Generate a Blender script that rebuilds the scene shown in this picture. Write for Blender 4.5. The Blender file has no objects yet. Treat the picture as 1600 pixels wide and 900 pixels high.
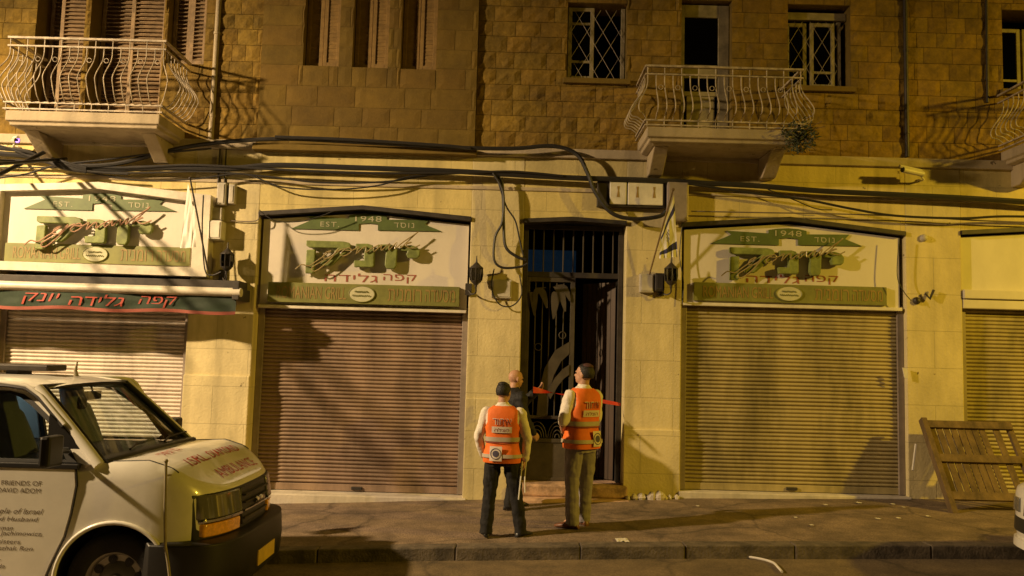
import bpy, bmesh, math, random
from mathutils import Vector, Matrix, Euler, noise
random.seed(11)
S = bpy.context.scene
C = S.collection
R = math.radians

# ------------------------------------------------------------------ camera, world, lamps, exposure
F_PX, PITCH, ROLL, CAM_H = 1300.0, 4.9, 1.55, 1.85
cam_d = bpy.data.cameras.new("camera"); cam = bpy.data.objects.new("camera", cam_d); C.objects.link(cam)
cam_d.sensor_fit = 'HORIZONTAL'; cam_d.sensor_width = 36.0; cam_d.lens = 36.0 * F_PX / 1600.0
cam_d.clip_start = 0.05; cam_d.clip_end = 500
cam.matrix_world = Matrix.Translation((0, 0, CAM_H)) @ Matrix.Rotation(R(90 + PITCH), 4, 'X') @ Matrix.Rotation(R(ROLL), 4, 'Z')
S.camera = cam

w = bpy.data.worlds.new("World"); S.world = w; w.use_nodes = True
wn = w.node_tree.nodes; bg = wn["Background"]
bg.inputs[0].default_value = (1.0, 0.62, 0.13, 1); bg.inputs[1].default_value = 0.019   # town glow under a night sky

def lamp(name, loc, color, power, target, size=0.12, cone=150, blend=0.6):
    d = bpy.data.lights.new(name, 'SPOT'); d.energy = power; d.color = color; d.shadow_soft_size = size
    d.spot_size = R(cone); d.spot_blend = blend
    o = bpy.data.objects.new(name, d); C.objects.link(o); o.location = loc
    o.rotation_euler = (Vector(target) - Vector(loc)).to_track_quat('-Z', 'Y').to_euler()
    return o
LAMP_A = (-11.2, 4.7, 7.0)      # street lamp down the street on the left
LAMP_B = (14.6, 3.35, 7.0)        # street lamp up the street on the right
lamp("street_lamp_left", LAMP_A, (1.0, 0.71, 0.39), 10300, (-2.2, 10.6, -1.5), 0.17, 94, 1.0)
lamp("street_lamp_right", LAMP_B, (1.0, 0.65, 0.05), 6100, (6.5, 10.6, -1.5), 0.22, 96, 1.0)

S.view_settings.view_transform = 'Standard'; S.view_settings.look = 'None'
S.view_settings.exposure = 0.0; S.view_settings.gamma = 1.0

# ------------------------------------------------------------------ helpers
def at(px, py, Y):
    """photo pixel -> (X, Z) on the plane at depth Y"""
    r, p = R(ROLL), R(PITCH); a, b = px - 800, 450 - py
    u = a * math.cos(r) - b * math.sin(r); v = a * math.sin(r) + b * math.cos(r)
    d = (u, F_PX * math.cos(p) - v * math.sin(p), F_PX * math.sin(p) + v * math.cos(p))
    t = Y / d[1]
    return d[0] * t, d[2] * t + CAM_H
def at3(px, py, Y):
    x, z = at(px, py, Y); return (x, Y, z)
def gz(x):
    """height of the sloping pavement"""
    x = max(-9.0, min(9.0, x)); return 0.095 + 0.038 * x - 0.0022 * x * x * (1 if x > 0 else 0.9)

ORIG = {}
def tag(o, label=None, cat=None, group=None, kind=None):
    if label: o["label"] = label
    if cat: o["category"] = cat
    if group: o["group"] = group
    if kind: o["kind"] = kind
    return o
def thing(name, loc, label, cat, group=None, rotz=0.0, local=False):
    o = bpy.data.objects.new(name, None); C.objects.link(o); o.empty_display_size = 0.2
    o.location = loc; o.rotation_euler = (0, 0, rotz)
    ORIG[o.name] = Vector((0, 0, 0)) if local else Vector(loc)
    return tag(o, label, cat, group)

class MB:
    def __init__(s): s.v, s.f, s.m, s.t = [], [], [], []
    def add(s, verts, faces, m=0, tint=None):
        n = len(s.v); s.v += [tuple(q) for q in verts]
        for f in faces: s.f.append([i + n for i in f]); s.m.append(m); s.t.append(tint)
        return s
    def box(s, x0, x1, y0, y1, z0, z1, m=0):
        v = [(x0,y0,z0),(x1,y0,z0),(x1,y1,z0),(x0,y1,z0),(x0,y0,z1),(x1,y0,z1),(x1,y1,z1),(x0,y1,z1)]
        return s.add(v, [(0,1,5,4),(1,2,6,5),(2,3,7,6),(3,0,4,7),(4,5,6,7),(3,2,1,0)], m)
    def obox(s, center, size, rot, m=0):
        mt = Matrix.Translation(center) @ Euler(rot).to_matrix().to_4x4(); a, b, c = [q / 2 for q in size]
        v = [mt @ Vector(q) for q in ((-a,-b,-c),(a,-b,-c),(a,b,-c),(-a,b,-c),(-a,-b,c),(a,-b,c),(a,b,c),(-a,b,c))]
        return s.add(v, [(0,1,5,4),(1,2,6,5),(2,3,7,6),(3,0,4,7),(4,5,6,7),(3,2,1,0)], m)
    def prism(s, poly, y0, y1, m=0):
        n = len(poly); v = [(x, y0, z) for x, z in poly] + [(x, y1, z) for x, z in poly]
        f = [tuple(range(n)), tuple(range(2*n-1, n-1, -1))] + [(i, (i+1) % n, n + (i+1) % n, n + i) for i in range(n)]
        return s.add(v, f, m)
    def loft(s, rings, m=0, caps=True, closed=True):
        n = len(rings[0]); v = [p for r in rings for p in r]; f = []
        for k in range(len(rings) - 1):
            for i in range(n if closed else n - 1):
                j = (i + 1) % n; f.append((k*n+i, k*n+j, (k+1)*n+j, (k+1)*n+i))
        if caps: f += [tuple(range(n-1, -1, -1)), tuple((len(rings)-1)*n + i for i in range(n))]
        return s.add(v, f, m)
    def tube(s, pts, r, n=8, m=0, round_ends=False):
        P = [Vector(p) for p in pts]
        rr = list(r) if isinstance(r, (list, tuple)) else [r] * len(P)
        if round_ends:
            d0 = (P[0]-P[1]).normalized(); d1 = (P[-1]-P[-2]).normalized()
            a, b = P[0], P[-1]; ra, rb = rr[0], rr[-1]
            P = [a + d0*ra*.97, a + d0*ra*.7] + P + [b + d1*rb*.7, b + d1*rb*.97]
            rr = [ra*.25, ra*.71] + rr + [rb*.71, rb*.25]
        rings = []; up = None
        for i, p in enumerate(P):
            t = (P[min(i+1, len(P)-1)] - P[max(i-1, 0)]).normalized()
            if up is None:
                up = Vector((0, 0, 1)) if abs(t.z) < 0.9 else Vector((0, 1, 0))
            sd = t.cross(up).normalized(); up = sd.cross(t).normalized()
            rings.append([p + (sd * math.cos(2*math.pi*k/n) + up * math.sin(2*math.pi*k/n)) * rr[i] for k in range(n)])
        return s.loft(rings, m)
    def ball(s, c, r, seg=16, rin=10, m=0):
        if not isinstance(r, (tuple, list)): r = (r, r, r)
        rings = []
        for i in range(rin + 1):
            a = -math.pi/2 + math.pi * (i + 0.0) / rin; a = max(-1.5, min(1.5, a))
            rings.append([(c[0] + r[0]*math.cos(a)*math.cos(2*math.pi*k/seg), c[1] + r[1]*math.cos(a)*math.sin(2*math.pi*k/seg), c[2] + r[2]*math.sin(a)) for k in range(seg)])
        return s.loft(rings, m)
    def lathe(s, c, prof, n=12, m=0):
        return s.loft([[(c[0] + r*math.cos(2*math.pi*k/n), c[1] + r*math.sin(2*math.pi*k/n), c[2] + z) for k in range(n)] for r, z in prof], m)
    def grid(s, fn, nu, nv, m=0, mfn=None):
        n = len(s.v)
        for j in range(nv + 1):
            for i in range(nu + 1): s.v.append(tuple(fn(i / nu, j / nv)))
        for j in range(nv):
            for i in range(nu):
                a = n + j*(nu+1) + i; s.f.append([a, a+1, a+nu+2, a+nu+1]); s.m.append(mfn(i, j) if mfn else m); s.t.append(None)
        return s
    def mesh(s, name, org=Vector((0, 0, 0)), recalc=True):
        me = bpy.data.meshes.new(name)
        me.from_pydata([tuple(Vector(p) - org) for p in s.v], [], s.f)
        me.polygons.foreach_set("material_index", s.m)
        if any(t is not None for t in s.t):
            ca = me.color_attributes.new("tint", 'FLOAT_COLOR', 'CORNER')
            for p, t in zip(me.polygons, s.t):
                t = 1.0 if t is None else t
                if not isinstance(t, (tuple, list)): t = (t, t, t)
                for li in p.loop_indices: ca.data[li].color = (t[0], t[1], t[2], 1)
        if recalc:
            bm = bmesh.new(); bm.from_mesh(me); bmesh.ops.recalc_face_normals(bm, faces=bm.faces); bm.to_mesh(me); bm.free()
        me.validate(); return me
    def build(s, name, mats, parent=None, smooth=False, bevel=0.0, recalc=True, org=None):
        o0 = Vector((0, 0, 0))
        if org is not None: o0 = Vector(org)
        elif parent is not None: o0 = ORIG[parent.name]
        me = s.mesh(name, o0, recalc)
        for q in (mats if isinstance(mats, (list, tuple)) else [mats]): me.materials.append(q)
        o = bpy.data.objects.new(name, me); C.objects.link(o)
        if parent is not None: o.parent = parent
        elif org is not None: o.location = org
        ORIG[o.name] = o0
        if smooth: shade(me)
        if bevel:
            b = o.modifiers.new("bevel", 'BEVEL'); b.width = bevel; b.segments = 2; b.limit_method = 'ANGLE'; b.angle_limit = R(40)
        return o
def shade(me, ang=50):
    me.polygons.foreach_set("use_smooth", [True] * len(me.polygons))
    bm = bmesh.new(); bm.from_mesh(me)
    for e in bm.edges:
        if len(e.link_faces) == 2 and e.calc_face_angle(0) > R(ang): e.smooth = False
    bm.to_mesh(me); bm.free(); me.update()
def evaluated(o):
    dg = bpy.context.evaluated_depsgraph_get(); dg.update()
    return bpy.data.meshes.new_from_object(o.evaluated_get(dg))
def fuse(mb, voxel=0.012, smooth_it=4, wrinkle=0.0, wscale=11.0, keep=None):
    """union overlapping closed shells into one continuous surface; returns MB"""
    me = mb.mesh("tmp"); o = bpy.data.objects.new("tmp", me); C.objects.link(o)
    m = o.modifiers.new("r", 'REMESH'); m.mode = 'VOXEL'; m.voxel_size = voxel; m.adaptivity = 0
    if smooth_it:
        k = o.modifiers.new("s", 'SMOOTH'); k.factor = 0.5; k.iterations = smooth_it
    ev = evaluated(o); out = MB()
    vs = [v.co.copy() for v in ev.vertices]
    if wrinkle:
        nn = [v.normal.copy() for v in ev.vertices]
        vs = [c + n * wrinkle * (.8*noise.noise(Vector((c.x*.7 + c.z*.5, c.y*.7, c.z * 1.6)) * wscale) + .6 * noise.noise(Vector((c.x*2.6, c.y*2.6, c.z*.7 + c.x)) * wscale) + .3*noise.noise(c*wscale*3.5)) for c, n in zip(vs, nn)]
    out.add(vs, [tuple(p.vertices) for p in ev.polygons])
    bpy.data.objects.remove(o); bpy.data.meshes.remove(me); bpy.data.meshes.remove(ev)
    return out
def heb(s):
    return s[::-1]
def text_mb(s, fn, width=None, height=None, offset=0.0, m=0, mb=None, res=3, align=0.5, spacing=1.0):
    """lettering as mesh; fn maps (u right, v up, 0) in metres, origin bottom; contours are filled one by one"""
    cu = bpy.data.curves.new("t", 'FONT'); cu.body = s; cu.size = 1.0; cu.offset = offset; cu.resolution_u = res; cu.fill_mode = 'NONE'
    cu.space_character = spacing
    o = bpy.data.objects.new("t", cu); C.objects.link(o); ev = evaluated(o)
    co = [v.co.copy() for v in ev.vertices]; nb = {}
    for e in ev.edges:
        a, c = e.vertices; nb.setdefault(a, []).append(c); nb.setdefault(c, []).append(a)
    bpy.data.objects.remove(o); bpy.data.curves.remove(cu); bpy.data.meshes.remove(ev)
    seen, loops = set(), []
    for st in nb:
        if st in seen: continue
        lp = [st]; seen.add(st)
        while True:
            nx = [q for q in nb[lp[-1]] if q not in seen]
            if not nx: break
            lp.append(nx[0]); seen.add(nx[0])
        if len(lp) > 2: loops.append([co[i] for i in lp])
    def area(l): return sum(l[i].x*l[(i+1) % len(l)].y - l[(i+1) % len(l)].x*l[i].y for i in range(len(l)))/2
    def inside(p, l):
        r = False
        for i in range(len(l)):
            a, c = l[i], l[i-1]
            if (a.y > p.y) != (c.y > p.y) and p.x < (c.x - a.x)*(p.y - a.y)/(c.y - a.y) + a.x: r = not r
        return r
    par = {}
    for i, l in enumerate(loops):
        for j, k in enumerate(loops):
            if i != j and abs(area(k)) > abs(area(l)) and area(k)*area(l) < 0 and all(inside(p, k) for p in l): par[i] = j
    x0, x1 = min(v.x for v in co), max(v.x for v in co); y0, y1 = min(v.y for v in co), max(v.y for v in co)
    sy = height/(y1 - y0) if height else width/(x1 - x0); sx = width/(x1 - x0) if width else sy
    out = mb or MB()
    from mathutils.geometry import tessellate_polygon
    for i, l in enumerate(loops):
        if i in par: continue
        grp = [l] + [loops[h] for h in par if par[h] == i]; flat = [p for g in grp for p in g]
        out.add([fn((v.x - x0 - align*(x1 - x0))*sx, (v.y - y0)*sy, 0.0) for v in flat], [tuple(t) for t in tessellate_polygon(grp)], m)
    return out
def spline(pts, n=8):
    P = [Vector(p) for p in pts]; out = []
    for i in range(len(P) - 1):
        a, b, c, d = P[max(i-1, 0)], P[i], P[i+1], P[min(i+2, len(P)-1)]
        for k in range(n):
            t = k / n; out.append(0.5 * ((2*b) + (c-a)*t + (2*a-5*b+4*c-d)*t*t + (3*b-a-3*c+d)*t**3))
    return out + [P[-1]]

# ------------------------------------------------------------------ materials
def mat(name, col, rough=0.7, metal=0.0, var=0.12, vscale=6.0, bump=0.0, bscale=40.0, spec=0.5, dirt=0.0, dscale=1.3, stretch=1.0, tint=False, coat=0.0, emit=None, estr=0.0):
    m = bpy.data.materials.new(name); m.use_nodes = True; nt = m.node_tree; N, L = nt.nodes, nt.links
    p = N["Principled BSDF"]; p.inputs["Roughness"].default_value = rough; p.inputs["Metallic"].default_value = metal
    p.inputs["Specular IOR Level"].default_value = spec
    if coat: p.inputs["Coat Weight"].default_value = coat; p.inputs["Coat Roughness"].default_value = 0.06
    tc = N.new("ShaderNodeTexCoord"); mp = N.new("ShaderNodeMapping"); L.new(tc.outputs["Object"], mp.inputs[0])
    mp.inputs["Scale"].default_value = (1, 1, 1 / stretch)
    out = None
    rgb = N.new("ShaderNodeRGB"); rgb.outputs[0].default_value = (*col, 1); out = rgb.outputs[0]
    def mul(src, fac_sock, lo, hi, f0=0.35, f1=0.65):
        rp = N.new("ShaderNodeMapRange"); rp.inputs[1].default_value = f0; rp.inputs[2].default_value = f1
        rp.inputs[3].default_value = lo; rp.inputs[4].default_value = hi; L.new(fac_sock, rp.inputs[0])
        mx = N.new("ShaderNodeMix"); mx.data_type = 'RGBA'; mx.blend_type = 'MULTIPLY'; mx.inputs[0].default_value = 1
        L.new(src, mx.inputs[6]); L.new(rp.outputs[0], mx.inputs[7]); return mx.outputs[2]
    if var:
        nz = N.new("ShaderNodeTexNoise"); nz.inputs["Scale"].default_value = vscale; nz.inputs["Detail"].default_value = 6; nz.inputs["Roughness"].default_value = 0.65
        L.new(mp.outputs[0], nz.inputs[0]); out = mul(out, nz.outputs[0], 1 - var, 1 + var)
    if dirt:
        nz = N.new("ShaderNodeTexNoise"); nz.inputs["Scale"].default_value = dscale; nz.inputs["Detail"].default_value = 8; nz.inputs["Roughness"].default_value = 0.7
        L.new(mp.outputs[0], nz.inputs[0]); out = mul(out, nz.outputs[0], 1 - dirt, 1.0, 0.36, 0.56)
    if tint:
        a = N.new("ShaderNodeVertexColor"); a.layer_name = "tint"
        mx = N.new("ShaderNodeMix"); mx.data_type = 'RGBA'; mx.blend_type = 'MULTIPLY'; mx.inputs[0].default_value = 1
        L.new(out, mx.inputs[6]); L.new(a.outputs[0], mx.inputs[7]); out = mx.outputs[2]
    L.new(out, p.inputs["Base Color"])
    if bump:
        nz = N.new("ShaderNodeTexNoise"); nz.inputs["Scale"].default_value = bscale; nz.inputs["Detail"].default_value = 5
        L.new(tc.outputs["Object"], nz.inputs[0]); b = N.new("ShaderNodeBump"); b.inputs["Strength"].default_value = bump; b.inputs["Distance"].default_value = 0.02
        L.new(nz.outputs[0], b.inputs["Height"]); L.new(b.outputs[0], p.inputs["Normal"])
    if emit:
        p.inputs["Emission Color"].default_value = (*emit, 1); p.inputs["Emission Strength"].default_value = estr
    return m

def cracks(m, scale, col):
    nt = m.node_tree; N, L = nt.nodes, nt.links; p = N["Principled BSDF"]; tc = [n for n in N if n.type == 'TEX_COORD'][0]
    src = p.inputs["Base Color"].links[0].from_socket
    nz = N.new("ShaderNodeTexNoise"); nz.inputs["Scale"].default_value = 2.5; nz.inputs["Detail"].default_value = 6; L.new(tc.outputs["Object"], nz.inputs[0])
    mx = N.new("ShaderNodeMix"); mx.data_type = 'RGBA'; mx.inputs[0].default_value = 0.22; L.new(tc.outputs["Object"], mx.inputs[6]); L.new(nz.outputs[1], mx.inputs[7])
    v = N.new("ShaderNodeTexVoronoi"); v.feature = 'DISTANCE_TO_EDGE'; v.inputs["Scale"].default_value = scale; L.new(mx.outputs[2], v.inputs[0])
    r = N.new("ShaderNodeMapRange"); r.inputs[1].default_value = 0.0; r.inputs[2].default_value = 0.022; r.inputs[3].default_value = col; r.inputs[4].default_value = 1.0; L.new(v.outputs[0], r.inputs[0])
    sp = N.new("ShaderNodeTexNoise"); sp.inputs["Scale"].default_value = 55; sp.inputs["Detail"].default_value = 3; L.new(tc.outputs["Object"], sp.inputs[0])
    r2 = N.new("ShaderNodeMapRange"); r2.inputs[1].default_value = 0.35; r2.inputs[2].default_value = 0.7; r2.inputs[3].default_value = 0.75; r2.inputs[4].default_value = 1.3; L.new(sp.outputs[0], r2.inputs[0])
    mm = N.new("ShaderNodeMath"); mm.operation = 'MULTIPLY'; L.new(r.outputs[0], mm.inputs[0]); L.new(r2.outputs[0], mm.inputs[1])
    m2 = N.new("ShaderNodeMix"); m2.data_type = 'RGBA'; m2.blend_type = 'MULTIPLY'; m2.inputs[0].default_value = 1; L.new(src, m2.inputs[6]); L.new(mm.outputs[0], m2.inputs[7]); L.new(m2.outputs[2], p.inputs["Base Color"])
def wall_mat(name, col, joint=True):
    """old painted ashlar: blotches, run-off streaks, flaked chips, shallow joints"""
    m = mat(name, col, 0.85, var=0.10, vscale=2.2, dirt=0.28, dscale=0.9, stretch=2.2)
    nt = m.node_tree; N, L = nt.nodes, nt.links; p = N["Principled BSDF"]; tc = [n for n in N if n.type == 'TEX_COORD'][0]
    src = p.inputs["Base Color"].links[0].from_socket
    # flaked chips
    nz = N.new("ShaderNodeTexNoise"); nz.inputs["Scale"].default_value = 9; nz.inputs["Detail"].default_value = 7; L.new(tc.outputs["Object"], nz.inputs[0])
    rp = N.new("ShaderNodeValToRGB"); rp.color_ramp.elements[0].position = 0.70; rp.color_ramp.elements[1].position = 0.735; L.new(nz.outputs[0], rp.inputs[0])
    mx = N.new("ShaderNodeMix"); mx.data_type = 'RGBA'; L.new(rp.outputs[0], mx.inputs[0]); L.new(src, mx.inputs[6]); mx.inputs[7].default_value = (col[0]*.30, col[1]*.27, col[2]*.25, 1)
    # streaks
    mp = N.new("ShaderNodeMapping"); mp.inputs["Scale"].default_value = (5.5, 5.5, 0.35); L.new(tc.outputs["Object"], mp.inputs[0])
    n2 = N.new("ShaderNodeTexNoise"); n2.inputs["Scale"].default_value = 1.0; n2.inputs["Detail"].default_value = 4; L.new(mp.outputs[0], n2.inputs[0])
    r2 = N.new("ShaderNodeMapRange"); r2.inputs[1].default_value = 0.5; r2.inputs[2].default_value = 0.75; r2.inputs[3].default_value = 1; r2.inputs[4].default_value = 0.72; L.new(n2.outputs[0], r2.inputs[0])
    m2 = N.new("ShaderNodeMix"); m2.data_type = 'RGBA'; m2.blend_type = 'MULTIPLY'; m2.inputs[0].default_value = 1; L.new(mx.outputs[2], m2.inputs[6]); L.new(r2.outputs[0], m2.inputs[7])
    last = m2.outputs[2]
    n3 = N.new("ShaderNodeTexNoise"); n3.inputs["Scale"].default_value = 30; n3.inputs["Detail"].default_value = 8; L.new(tc.outputs["Object"], n3.inputs[0])
    ad = N.new("ShaderNodeMath"); ad.operation = 'ADD'; L.new(n3.outputs[0], ad.inputs[0])
    if joint:
        br = N.new("ShaderNodeTexBrick"); br.inputs["Scale"].default_value = 1.0; br.inputs["Mortar Size"].default_value = 0.006; br.inputs["Mortar Smooth"].default_value = 0.6
        br.inputs["Brick Width"].default_value = 0.83; br.inputs["Row Height"].default_value = 0.47
        sx = N.new("ShaderNodeSeparateXYZ"); L.new(tc.outputs["Object"], sx.inputs[0]); cx = N.new("ShaderNodeCombineXYZ"); L.new(sx.outputs[0], cx.inputs[0]); L.new(sx.outputs[2], cx.inputs[1]); L.new(cx.outputs[0], br.inputs[0])
        iv = N.new("ShaderNodeMath"); iv.operation = 'MULTIPLY'; iv.inputs[1].default_value = -1.2; L.new(br.outputs["Fac"], iv.inputs[0]); L.new(iv.outputs[0], ad.inputs[1])
        m3 = N.new("ShaderNodeMix"); m3.data_type = 'RGBA'; m3.blend_type = 'MULTIPLY'; m3.inputs[0].default_value = 1
        r3 = N.new("ShaderNodeMapRange"); r3.inputs[3].default_value = 1; r3.inputs[4].default_value = 0.78; L.new(br.outputs["Fac"], r3.inputs[0]); L.new(last, m3.inputs[6]); L.new(r3.outputs[0], m3.inputs[7]); last = m3.outputs[2]
    else: ad.inputs[1].default_value = 0
    L.new(last, p.inputs["Base Color"])
    b = N.new("ShaderNodeBump"); b.inputs["Strength"].default_value = 0.35; b.inputs["Distance"].default_value = 0.015; L.new(ad.outputs[0], b.inputs["Height"]); L.new(b.outputs[0], p.inputs["Normal"])
    return m

def glass_mat(name, tintc=(0.9, 0.95, 0.95), refl=0.12, dark=0.0):
    m = bpy.data.materials.new(name); m.use_nodes = True; nt = m.node_tree; N, L = nt.nodes, nt.links
    N.remove(N["Principled BSDF"]); o = N["Material Output"]
    t = N.new("ShaderNodeBsdfTransparent"); t.inputs[0].default_value = (*tintc, 1)
    g = N.new("ShaderNodeBsdfGlossy"); g.inputs["Roughness"].default_value = 0.03; g.inputs[0].default_value = (0.9, 0.9, 0.9, 1)
    fr = N.new("ShaderNodeFresnel"); fr.inputs[0].default_value = 1.5; mx = N.new("ShaderNodeMixShader")
    L.new(fr.outputs[0], mx.inputs[0]); L.new(t.outputs[0], mx.inputs[1]); L.new(g.outputs[0], mx.inputs[2]); L.new(mx.outputs[0], o.inputs[0])
    return m

M = {}
M['plaster'] = wall_mat("painted_plaster", (0.66, 0.56, 0.30))
M['lintel'] = wall_mat("stained_plaster", (0.66, 0.54, 0.22))
M['stone'] = mat("rough_limestone", (0.24, 0.15, 0.021), 0.92, var=0.22, vscale=9, bump=0.5, bscale=26, dirt=0.4, dscale=1.1, tint=True)
M['stone_s'] = mat("dressed_limestone", (0.165, 0.103, 0.014), 0.9, var=0.12, vscale=6, bump=0.2, bscale=40, dirt=0.25, dscale=1.0, tint=True)
M['mortar'] = mat("mortar", (0.16, 0.105, 0.018), 0.95, bump=0.3)
M['course'] = wall_mat("string_course", (0.50, 0.41, 0.27), False)
M['slab'] = wall_mat("balcony_plaster", (0.42, 0.34, 0.22), False)
M['rail'] = mat("cream_painted_iron", (0.46, 0.38, 0.27), 0.55, var=0.25, vscale=14, dirt=0.45, dscale=9)
M['iron'] = mat("dark_iron", (0.05, 0.042, 0.035), 0.55, 0.3, var=0.3)
M['gate'] = mat("gate_paint", (0.075, 0.062, 0.045), 0.5, 0.2, var=0.2)
M['black'] = mat("unlit_black", (0.006, 0.005, 0.005), 0.9, var=0)
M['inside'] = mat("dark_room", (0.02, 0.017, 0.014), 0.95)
M['wood_w'] = mat("pale_window_paint", (0.30, 0.25, 0.15), 0.6, var=0.2, dirt=0.3, dscale=5)
M['louvre'] = mat("louvre_wood", (0.34, 0.23, 0.12), 0.7, var=0.2, vscale=12, dirt=0.3, dscale=3)
M['baylouvre'] = mat("faded_louvre_wood", (0.26, 0.16, 0.045), 0.75, var=0.2, vscale=12)
M['doorwood'] = mat("dark_door_wood", (0.05, 0.028, 0.015), 0.6, var=0.4, vscale=10, stretch=8)
M['pane'] = glass_mat("window_glass", (0.25, 0.25, 0.25))
M['shut_w'] = mat("white_shutter_steel", (0.66, 0.58, 0.49), 0.45, 0.0, var=0.10, vscale=5, dirt=0.35, dscale=2.6, stretch=4)
M['shut_b'] = mat("brown_shutter_steel", (0.31, 0.215, 0.15), 0.45, 0.0, var=0.12, vscale=5, dirt=0.42, dscale=2.4, stretch=4)
M['shut_y'] = mat("beige_shutter_steel", (0.41, 0.335, 0.16), 0.42, 0.0, var=0.12, vscale=4, dirt=0.42, dscale=2.4, stretch=4)
M['metalrail'] = mat("shutter_guide_steel", (0.30, 0.25, 0.21), 0.5, 0.3)
M['sill'] = wall_mat("threshold_stone", (0.58, 0.52, 0.43), False)
M['pink'] = mat("pink_step_stone", (0.46, 0.30, 0.20), 0.8, var=0.3, vscale=5, bump=0.3, dirt=0.45, dscale=2.5)
M['board'] = mat("white_sign_board", (0.66, 0.60, 0.50), 0.5, var=0.05, vscale=1.5, dirt=0.14, dscale=1.2, stretch=2)
M['green'] = mat("sign_green", (0.085, 0.12, 0.03), 0.5, var=0.15)
M['lgreen'] = mat("letter_green", (0.20, 0.235, 0.06), 0.5, var=0.25, vscale=10, dirt=0.3, dscale=6)
M['bar'] = mat("sign_bar_olive", (0.19, 0.19, 0.045), 0.5, var=0.15)
M['gold'] = mat("gold_lettering", (0.30, 0.20, 0.06), 0.5)
M['cream'] = mat("cream_lettering", (0.40, 0.38, 0.24), 0.6)
M['redtxt'] = mat("red_brown_lettering", (0.30, 0.08, 0.05), 0.6)
M['neon'] = mat("unlit_neon_tube", (0.42, 0.25, 0.17), 0.15, coat=1.0)
M['neon_d'] = mat("dull_neon_tube", (0.30, 0.23, 0.10), 0.3)
M['oval'] = mat("emblem_cream", (0.50, 0.48, 0.30), 0.6)
M['awn'] = mat("awning_green_cloth", (0.018, 0.034, 0.016), 0.75, var=0.3, vscale=4)
M['awnred'] = mat("awning_red_trim", (0.26, 0.06, 0.035), 0.7)
M['awntxt'] = mat("awning_red_letters", (0.40, 0.06, 0.035), 0.6)
M['cass'] = mat("awning_cassette_paint", (0.70, 0.64, 0.52), 0.4, dirt=0.25)
M['cable'] = mat("black_cable", (0.018, 0.016, 0.015), 0.55)
M['cable_g'] = mat("grey_cable", (0.16, 0.13, 0.11), 0.6)
M['plastic'] = mat("grey_box_plastic", (0.46, 0.42, 0.34), 0.55, dirt=0.25)
M['plastic_l'] = mat("pale_box_plastic", (0.66, 0.62, 0.52), 0.5, dirt=0.15)
M['asphalt'] = mat("asphalt", (0.165, 0.118, 0.06), 0.8, var=0.25, vscale=3, bump=0.5, bscale=160, dirt=0.3, dscale=0.8)
M['pave'] = mat("worn_pavement", (0.21, 0.150, 0.098), 0.8, var=0.30, vscale=3.2, bump=0.6, bscale=70, dirt=0.42, dscale=1.1)
cracks(M['asphalt'], .7, .6); cracks(M['pave'], .9, .55)
M['kerb'] = mat("kerb_stone", (0.12, 0.095, 0.068), 0.8, var=0.3, vscale=6, bump=0.4, bscale=50, dirt=0.4, dscale=3)
M['soil'] = mat("bare_ground", (0.07, 0.06, 0.05), 0.95)
M['white'] = mat("white_car_paint", (0.80, 0.77, 0.68), 0.28, var=0.03, coat=0.6, dirt=0.08, dscale=2)
M['blk'] = mat("black_plastic", (0.016, 0.015, 0.014), 0.45)
M['rub'] = mat("tyre_rubber", (0.018, 0.017, 0.016), 0.8, bump=0.2, bscale=60)
M['steel'] = mat("wheel_steel", (0.30, 0.29, 0.27), 0.4, 0.7)
M['chrome'] = mat("chrome", (0.62, 0.60, 0.55), 0.15, 1.0, var=0)
M['lens'] = mat("headlamp_lens", (0.20, 0.19, 0.17), 0.06, 0.35, var=0.05, coat=1.0)
M['amber'] = mat("amber_lens", (0.85, 0.40, 0.02), 0.15, var=0.2, vscale=30, coat=1.0)
M['plate'] = mat("yellow_plate", (0.62, 0.42, 0.06), 0.5)
M['glass'] = glass_mat("car_glass", (0.80, 0.86, 0.84))
M['seat'] = mat("grey_seat_vinyl", (0.16, 0.17, 0.18), 0.6)
M['trim'] = mat("cabin_trim", (0.20, 0.21, 0.22), 0.7)
M['vantxt'] = mat("dark_door_lettering", (0.14, 0.10, 0.06), 0.5)
M['hoodtxt'] = mat("red_hood_lettering", (0.36, 0.045, 0.03), 0.5)
M['wood'] = mat("weathered_wood", (0.135, 0.088, 0.036), 0.85, var=0.4, vscale=8, stretch=6, bump=0.4, bscale=60)
M['leaf'] = mat("dry_leaf", (0.05, 0.06, 0.022), 0.8, var=0.3)
M['paper'] = mat("litter_paper", (0.62, 0.58, 0.50), 0.8)
M['skin'] = mat("skin", (0.48, 0.27, 0.17), 0.55, var=0.08, vscale=20)
M['hair'] = mat("dark_hair", (0.012, 0.009, 0.007), 0.6, bump=0.4, bscale=120)
M['shirt'] = mat("white_shirt", (0.74, 0.68, 0.58), 0.85, bump=0.15, bscale=25)
M['orange'] = mat("orange_vest", (0.78, 0.16, 0.015), 0.7, var=0.1, bump=0.2, bscale=18)
M['reflect'] = mat("grey_reflective_band", (0.42, 0.36, 0.28), 0.5, var=0.1)
M['patch'] = mat("silver_patch", (0.72, 0.62, 0.52), 0.35)
M['vesttxt'] = mat("dark_red_vest_lettering", (0.22, 0.03, 0.03), 0.6)
M['navy'] = mat("navy_crest", (0.06, 0.05, 0.09), 0.6)
M['trou_k'] = mat("black_trousers", (0.007, 0.006, 0.0055), 0.85, bump=0.2, bscale=20)
M['trou_g'] = mat("grey_trousers", (0.25, 0.225, 0.235), 0.85, bump=0.2, bscale=20)
M['jacket'] = mat("black_jacket", (0.006, 0.0055, 0.006), 0.75, bump=0.2, bscale=18)
M['shoe_k'] = mat("black_shoe", (0.015, 0.014, 0.014), 0.4)
M['shoe_b'] = mat("brown_shoe", (0.16, 0.065, 0.03), 0.45)
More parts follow.
